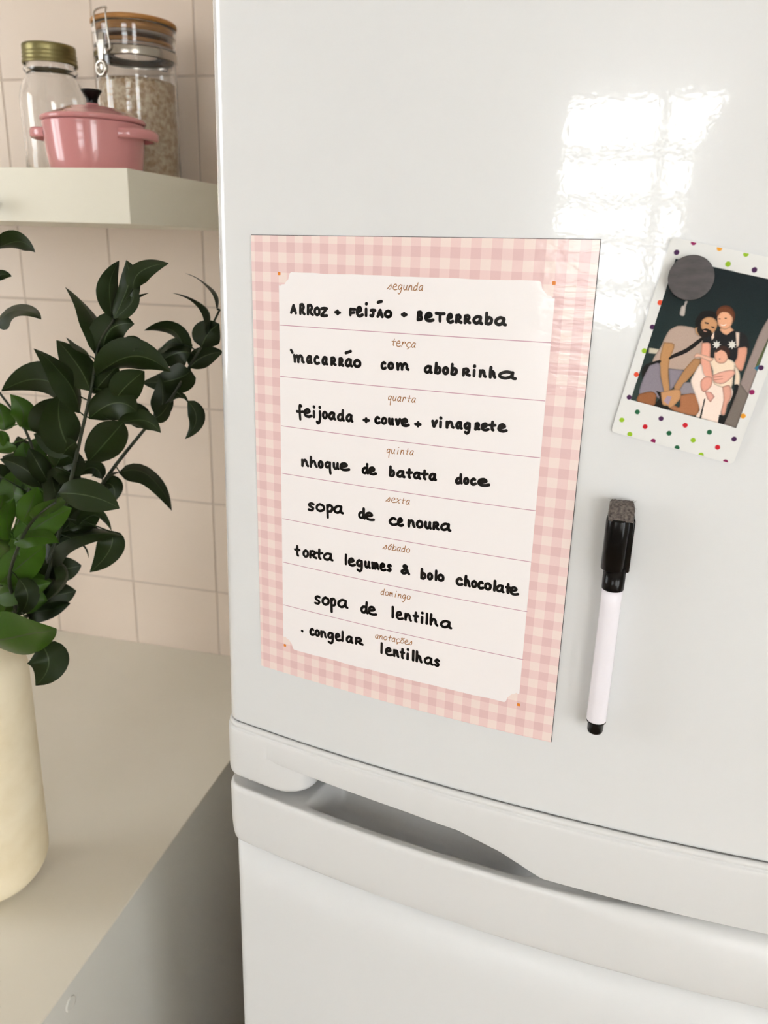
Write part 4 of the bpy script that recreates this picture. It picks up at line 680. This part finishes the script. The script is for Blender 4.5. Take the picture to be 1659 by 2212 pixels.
# pink casserole
px_, py_ = -.3535, .400
pot = thing('mini_casserole', 'small pink lidded casserole with black knob standing at the front of the shelf', 'pot', (px_, py_, ZS))
mesh('body', *lathe([(0, 0), (.046, 0), (.0485, .0008), (.0500, .004), (.0512, .012), (.0527, .024), (.0540, .038), (.0549, .0505), (.0553, .0525), (.0545, .0535), (.0525, .0530), (.0515, .045), (.049, .01), (0, .006)], 72), M_pink, pot)
lid = mesh('lid', *lathe([(.045, .0535), (.0545, .0538), (.0562, .0545), (.0568, .0560), (.0566, .0578), (.0552, .0592), (.0520, .0600), (.0470, .0622), (.038, .0655), (.0300, .0682), (.0285, .0692), (.0275, .0692), (.018, .0712), (.0085, .0722), (.0075, .0732), (.0070, .0745), (0, .0745)], 72), M_pink, pot)
mesh('lid_knob', *lathe([(0, .0740), (.0060, .0740), (.0060, .0755), (.0064, .079), (.0080, .0825), (.0104, .0858), (.0114, .0872), (.0112, .0882), (.0100, .0882), (.004, .0872), (0, .0870)], 40), M_black, lid)
for sg in (1, -1):
    sec = []; V = []; F = []; NH = 22
    for i in range(NH+1):
        a = (i/NH*2-1); ang = math.radians(40)*a; bl = (1-abs(a)**2.6); rad = .0515+.0165*bl
        hz = .0050+.0006*bl; hr = .0036
        zc = .0415+.0008*bl
        c0 = Vector((math.cos(ang+(0.12))*rad, math.sin(ang+.12)*rad, zc)); rd = Vector((math.cos(ang*.6+.12), math.sin(ang*.6+.12), 0))
        for k in range(10):
            g_ = 2*math.pi*k/10; q = c0+rd*hr*math.copysign(abs(math.cos(g_))**.8, math.cos(g_))+Vector((0, 0, hz*math.copysign(abs(math.sin(g_))**.8, math.sin(g_))*(1 if math.sin(g_) > 0 else 1.0)))
            V.append((q.x*sg, q.y*sg, q.z))
    for i in range(NH):
        for k in range(10): F.append((i*10+k, i*10+(k+1) % 10, (i+1)*10+(k+1) % 10, (i+1)*10+k))
    mesh('handle', V, F, M_pink, pot)
# screw-lid jar
j1 = thing('screw_lid_jar', 'empty clear glass jar with gold screw lid behind the pink casserole', 'jar', (-.5010, .545, ZS))
out_ = [(0, .0002), (.036, .0), (.0395, .0015), (.0405, .006), (.0402, .045), (.0412, .095), (.0408, .104), (.0388, .113), (.0350, .122), (.0312, .128), (.0303, .1310), (.0318, .1325), (.0330, .1345), (.0330, .1365), (.0315, .1385), (.0312, .150), (.0312, .160)]
inn = [(.0290, .160), (.0288, .135), (.0292, .130), (.0330, .120), (.0370, .112), (.0388, .103), (.0392, .095), (.0382, .045), (.0384, .009), (.036, .0055), (0, .005)]
mesh('glass_body', *lathe(out_+inn, 72), M_glass, j1)
gp = [(0, .1648), (.029, .1648), (.0318, .1646), (.0326, .1636), (.0327, .161), (.0327, .1575), (.0322, .1565), (.0331, .1545), (.0331, .1535), (.0323, .1520), (.0334, .1500), (.0334, .1488), (.0325, .1472), (.0338, .1455), (.0340, .1435), (.0338, .1420), (.0322, .1420), (.0320, .160), (0, .162)]
V, F = lathe(gp, 96)
for i in range(len(V)):
    x, y, z = V[i]
    if .1605 < z < .1642 and math.hypot(x, y) > .032 and i % 2: V[i] = (x*.988, y*.988, z)
tag(mesh('screw_lid', V, F, M_gold, j1), 'ridged gold metal lid')
# clip jar
JX, JY = -.3785, .545
j2 = thing('clip_top_jar', 'tall glass jar with bamboo lid and wire clasp holding oat flakes', 'jar', (JX, JY, ZS))
mesh('glass_body', *lathe([(0, 0), (.045, 0), (.0482, .0015), (.0492, .005), (.0492, .142), (.0488, .146), (.0478, .1475), (.0468, .1475), (.0466, .144), (.0470, .14), (.0470, .008), (.045, .005), (0, .0045)], 80), M_glass, j2)
mesh('glass_lid', *lathe([(.0300, .1500), (.0470, .1490), (.0487, .1500), (.0492, .1530), (.0492, .162), (.0500, .170), (.0507, .1760), (.0507, .1815), (.0480, .1815), (.0475, .176), (.0465, .160), (.0460, .1525), (.0300, .1515)], 80), M_glass, j2)
bl_ = mesh('bamboo_lid', *lathe([(0, .1800), (.0455, .1800), (.0455, .1818), (.0508, .1820), (.0514, .1826), (.0516, .1838), (.0514, .1862), (.0504, .1872), (.040, .1880), (0, .1884)], 80), M_bamboo, j2)
mesh('bamboo_plug', *lathe([(.030, .1720), (.0468, .1720), (.0472, .1730), (.0472, .1785), (.0450, .1795), (.03, .1795)], 80), M_bamboo, j2)
mesh('bamboo_reflection', *lathe([(.038, .1600), (.0455, .1600), (.0457, .1606), (.0457, .1632), (.0455, .1638), (.038, .1638), (.038, .1600)], 64), M_bamboo, j2)  # ring added in place of the bamboo's reflection in the glass lid
M_seal2 = mat('silicone_seal', srgb(190, 180, 170), .4)
mesh('seal_ring', *lathe([(.040, .1690), (.0470, .1690), (.0474, .1700), (.0472, .1715), (.040, .1716)], 64), M_seal2, j2)
mesh('metal_band', *lathe([(.0492, .1440), (.0500, .1440), (.0503, .1450), (.0503, .1528), (.0500, .1538), (.0492, .1538), (.0492, .1440)], 80), M_steel, j2)
rh = Vector((-.26, -.966, 0)).normalized(); th = Vector((.966, -.26, 0)).normalized()
def J(t, r, z): return rh*r+th*t+Vector((0, 0, z))
W_ = .0098
pts = [J(-W_, .0515, .150), J(-W_, .0535, .165), J(-W_, .0545, .180), J(-W_*.96, .0540, .188), J(-W_*.7, .0500, .1925), J(0, .0475, .1938), J(W_*.7, .0500, .1925), J(W_*.96, .0540, .188), J(W_, .0545, .180), J(W_, .0535, .165), J(W_, .0515, .150), J(W_*.6, .053, .1465)]
mesh('wire_bail', *tube([Vector(q) for q in smoothline([tuple(p) for p in pts], 5)], .0011, 8), M_steel, j2)
lv = []
for z, hw_, r in ((.1655, .0042, .0530), (.158, .0046, .0542), (.150, .0048, .0550), (.142, .0034, .0558), (.135, .0028, .0562)):
    lv += [J(-hw_, r, z), J(hw_, r, z), J(hw_, r+.0018, z), J(-hw_, r+.0018, z)]
Fv = [(j*4+k, j*4+(k+1) % 4, (j+1)*4+(k+1) % 4, (j+1)*4+k) for j in range(4) for k in range(4)]+[(3, 2, 1, 0), (16, 17, 18, 19)]
mesh('lever', lv, Fv, M_steel, j2, smooth=False)
cp = lathe([(0, .0005), (.0045, .0006), (.0058, .0016), (.0075, .0030), (.0092, .0018), (.0096, 0), (.0092, -.0012), (0, -.0012)], 36)
mesh('clasp_disc', [J(x, .0570+z, .1275+y) for x, y, z in cp[0]], cp[1], M_steel, j2)
# hinge wire on the far side
pts = [J(-.004, -.0510, .143), J(-.004, -.0520, .153), J(.004, -.0525, .156), J(.010, -.052, .150), J(.016, -.0515, .154), J(.016, -.0505, .143), J(.010, -.052, .147), J(.004, -.0525, .142)]
mesh('hinge_wire', *tube(pts+[pts[0]], .0010, 6), M_steel, j2)
# oats: a bulk nobody could count
V, F = lathe([(0, .0062), (.045, .0062), (.0463, .009), (.0463, .117), (.040, .1215), (.02, .1235), (0, .124)], 64)
g = random.Random(6); fl = [(V, F)]
def flake(c, nrm, sz):
    a = nrm.orthogonal().normalized(); b_ = nrm.cross(a); ro = g.uniform(0, 6.28); e_ = g.uniform(.6, .9); P = []
    for k in range(7):
        t = 2*math.pi*k/7+ro; P.append(tuple(c+a*math.cos(t)*sz+b_*math.sin(t)*sz*e_))
    return [tuple(c+nrm*sz*.25)]+P, [(0, 1+k, 1+(k+1) % 7) for k in range(7)]
for k in range(4200):
    a = g.uniform(0, 6.283); z = g.uniform(.008, .119); n_ = Vector((math.cos(a), math.sin(a), g.uniform(-.5, .5)))
    nn = (n_+Vector((g.uniform(-.5, .5), g.uniform(-.5, .5), g.uniform(-.5, .5)))).normalized()
    fl.append(flake(Vector((math.cos(a)*.0461, math.sin(a)*.0461, z)), nn, g.uniform(.0013, .0024)))
for k in range(400):
    a = g.uniform(0, 6.283); r = .0455*math.sqrt(g.random()); z = .1242-.006*(r/.045)**2
    fl.append(flake(Vector((math.cos(a)*r, math.sin(a)*r, z)), Vector((g.uniform(-.6, .6), g.uniform(-.6, .6), 1)).normalized(), g.uniform(.0014, .0024)))
# keep every flake inside the glass
V, F = join(*fl); V = [(x*min(1, .0468/max(math.hypot(x, y), 1e-6)), y*min(1, .0468/max(math.hypot(x, y), 1e-6)), max(z, .0056)) for x, y, z in V]
tag(mesh('oat_flakes', V, F, M_oat, smooth=False, loc=(JX, JY, ZS)), 'beige oat flakes filling the lower part of the clip-top jar', 'oats', kind='stuff')

# ------------------------------------------------------------------ vase and branches
VX, VY = -.3531, .0951
va = []
R0, rc = .0604, .0434
for i in range(15):
    a = math.pi/2*i/14; va.append((R0-rc+rc*math.sin(a), rc-rc*math.cos(a)))
va += [(R0+.0004, .09), (R0+.0008, .15), (R0+.0012, .21), (R0+.0012, .250), (R0-.001, .262), (R0-.007, .272), (R0-.014, .278), (.043, .283), (.0415, .289), (.0390, .290), (.0380, .285), (.041, .277), (.052, .262), (.055, .245), (.054, .06), (.035, .02), (0, .015)]
mesh('vase', *lathe([(0, 0)]+va, 80), M_vase, loc=(VX, VY, ZC))
tag(bpy.data.objects['vase'], 'large cream stoneware vase full of leafy branches on the counter', 'vase')
view = Vector((VX+.05, VY, -.25))-CAM; view.normalize()
g = random.Random(21)
BL = ['tall middle branch reaching highest in front of the tiles', 'long thin branch leaning right and ending behind the refrigerator edge',
      'back left branch of pale leaves among the dark ones', 'low front branch with the broad leaf drooping over the vase lip', 'outermost left branch seen only by its leaf tips']
def leaf(b0, m0, t0, hw):
    b0, m0, t0 = Vector(b0), Vector(m0), Vector(t0); ct = m0*2-(b0+t0)*.5; L = (t0-b0).length
    true = max(hw, min(.22*L, hw*2.2)); th_ = math.acos(min(1, hw/true))*g.choice((-1, 1)); NS = 12; V = []; F = []
    fold = g.uniform(.18, .38)
    for i in range(NS+1):
        t = i/NS; p = b0*(1-t)**2+ct*2*t*(1-t)+t0*t*t; d = ((ct-b0)*(1-t)+(t0-ct)*t).normalized()
        s = d.cross(view).normalized(); nr = s.cross(d).normalized()
        s2 = s*math.cos(th_)+nr*math.sin(th_); n2 = nr*math.cos(th_)-s*math.sin(th_)
        wd = true*(max(t, .0001)**.58)*(max(1-t, 0)**.88)/.373
        wd = max(wd, .00025)
        for k in (-1, -.55, -.035, .035, .55, 1):
            V.append(p+s2*wd*k+n2*wd*(fold*(abs(k)**1.5)-.10*math.sin(t*7+k*1.5)))
    for i in range(NS):
        for k in range(5): F.append((i*6+k, i*6+k+1, (i+1)*6+k+1, (i+1)*6+k))
    return V, F
for bi, (stem, leaves) in enumerate(BRANCHES):
    root = Vector((VX+.012*math.cos(bi*1.3), VY+.012*math.sin(bi*1.3), -.50))
    br = thing('leafy_branch', BL[bi]+' in the vase', 'branch', root, 'leafy branches in the vase')
    S = [(0, 0, 0)]+[tuple(Vector([c/1000 for c in q])-root) for q in stem[1:]]
    mouth = Vector(stem[1])/1000; dm = Vector((mouth.x-VX, mouth.y-VY)); dm = dm*min(1, .030/max(dm.length, 1e-6)); S[1] = tuple(Vector((VX+dm.x, VY+dm.y, ZC+.285))-root)
    SP = smoothline(S, 5); n = len(SP)
    mesh('stem', *tube([Vector(q) for q in SP], [.0022*(1-.6*i/n) for i in range(n)], 7), M_stem, br)
    for L in leaves:
        q = [Vector([c/1000 for c in L[3*i:3*i+3]])-root for i in range(3)]
        V, F = leaf(*q, L[9]/1000*(1.42 if L[9] < 12 else 1.05))
        # short stalk back to the stem
        sp_ = min(SP, key=lambda s: (Vector(s)-q[0]).length); st1 = tube([Vector(sp_), (Vector(sp_)+q[0])*.5+Vector((0, 0, .001)), q[0]+(q[1]-q[0])*.05], .0006, 5)
        lt = (bi in (2, 3) and g.random() < .8) or (bi == 0 and L[5]/1000 < -.13 and L[3] < -290 and g.random() < .55) or L[9] > 18
        V2, F2 = join((V, F), st1)
        fm = [1 if (j < 60 and j % 5 == 2) else 0 for j in range(len(F2))]
        o = mesh('leaf', V2, F2, None, br, mats=[M_leaf2 if lt else M_leaf, M_vein], fm=fm)

# unseen cloth added behind the camera to slant the edge of the window's reflection
V = []; F = []; NZ = 24; NXc = 40
def cl(z): return float(np.interp(z, [-.5, .04, .29, .39, .49, .75], [.03, .03, .05, .10, .20, .30]))
for j in range(NZ+1):
    z = -.50+1.25*j/NZ
    for i in range(NXc+1):
        u = i/NXc; x = cl(z)+(.62-cl(z))*u
        V.append((x, YW0+.045+.016*math.sin(u*38)+.008*math.sin(u*15+z*2), z))
for j in range(NZ):
    for i in range(NXc): k = j*(NXc+1)+i; F.append((k, k+1, k+NXc+2, k+NXc+1))
M_cloth = mat('cream_blocker_cloth', srgb(206, 198, 184), .9)
ct = thing('reflection_blocker', 'unseen cream cloth added to cut a slanting edge into the window reflection', 'reflection_blocker', (.4, YW0+.045, -.5))
cm = mesh('cloth', *rel((V, F), ct), M_cloth, ct)
sm = cm.modifiers.new('thick', 'SOLIDIFY'); sm.thickness = .002
mesh('rod', *rel(tube([(-.8, YW0+.045, .77), (.2, YW0+.045, .77), (.72, YW0+.045, .77)], .009, 12), ct), M_steel, ct)  # rod and brackets only carry the added cloth
for x in (-.78, .70): mesh('bracket', *rel(box(x-.01, x+.01, YW0, YW0+.05, .755, .785, .002), ct), M_steel, ct, smooth=False)
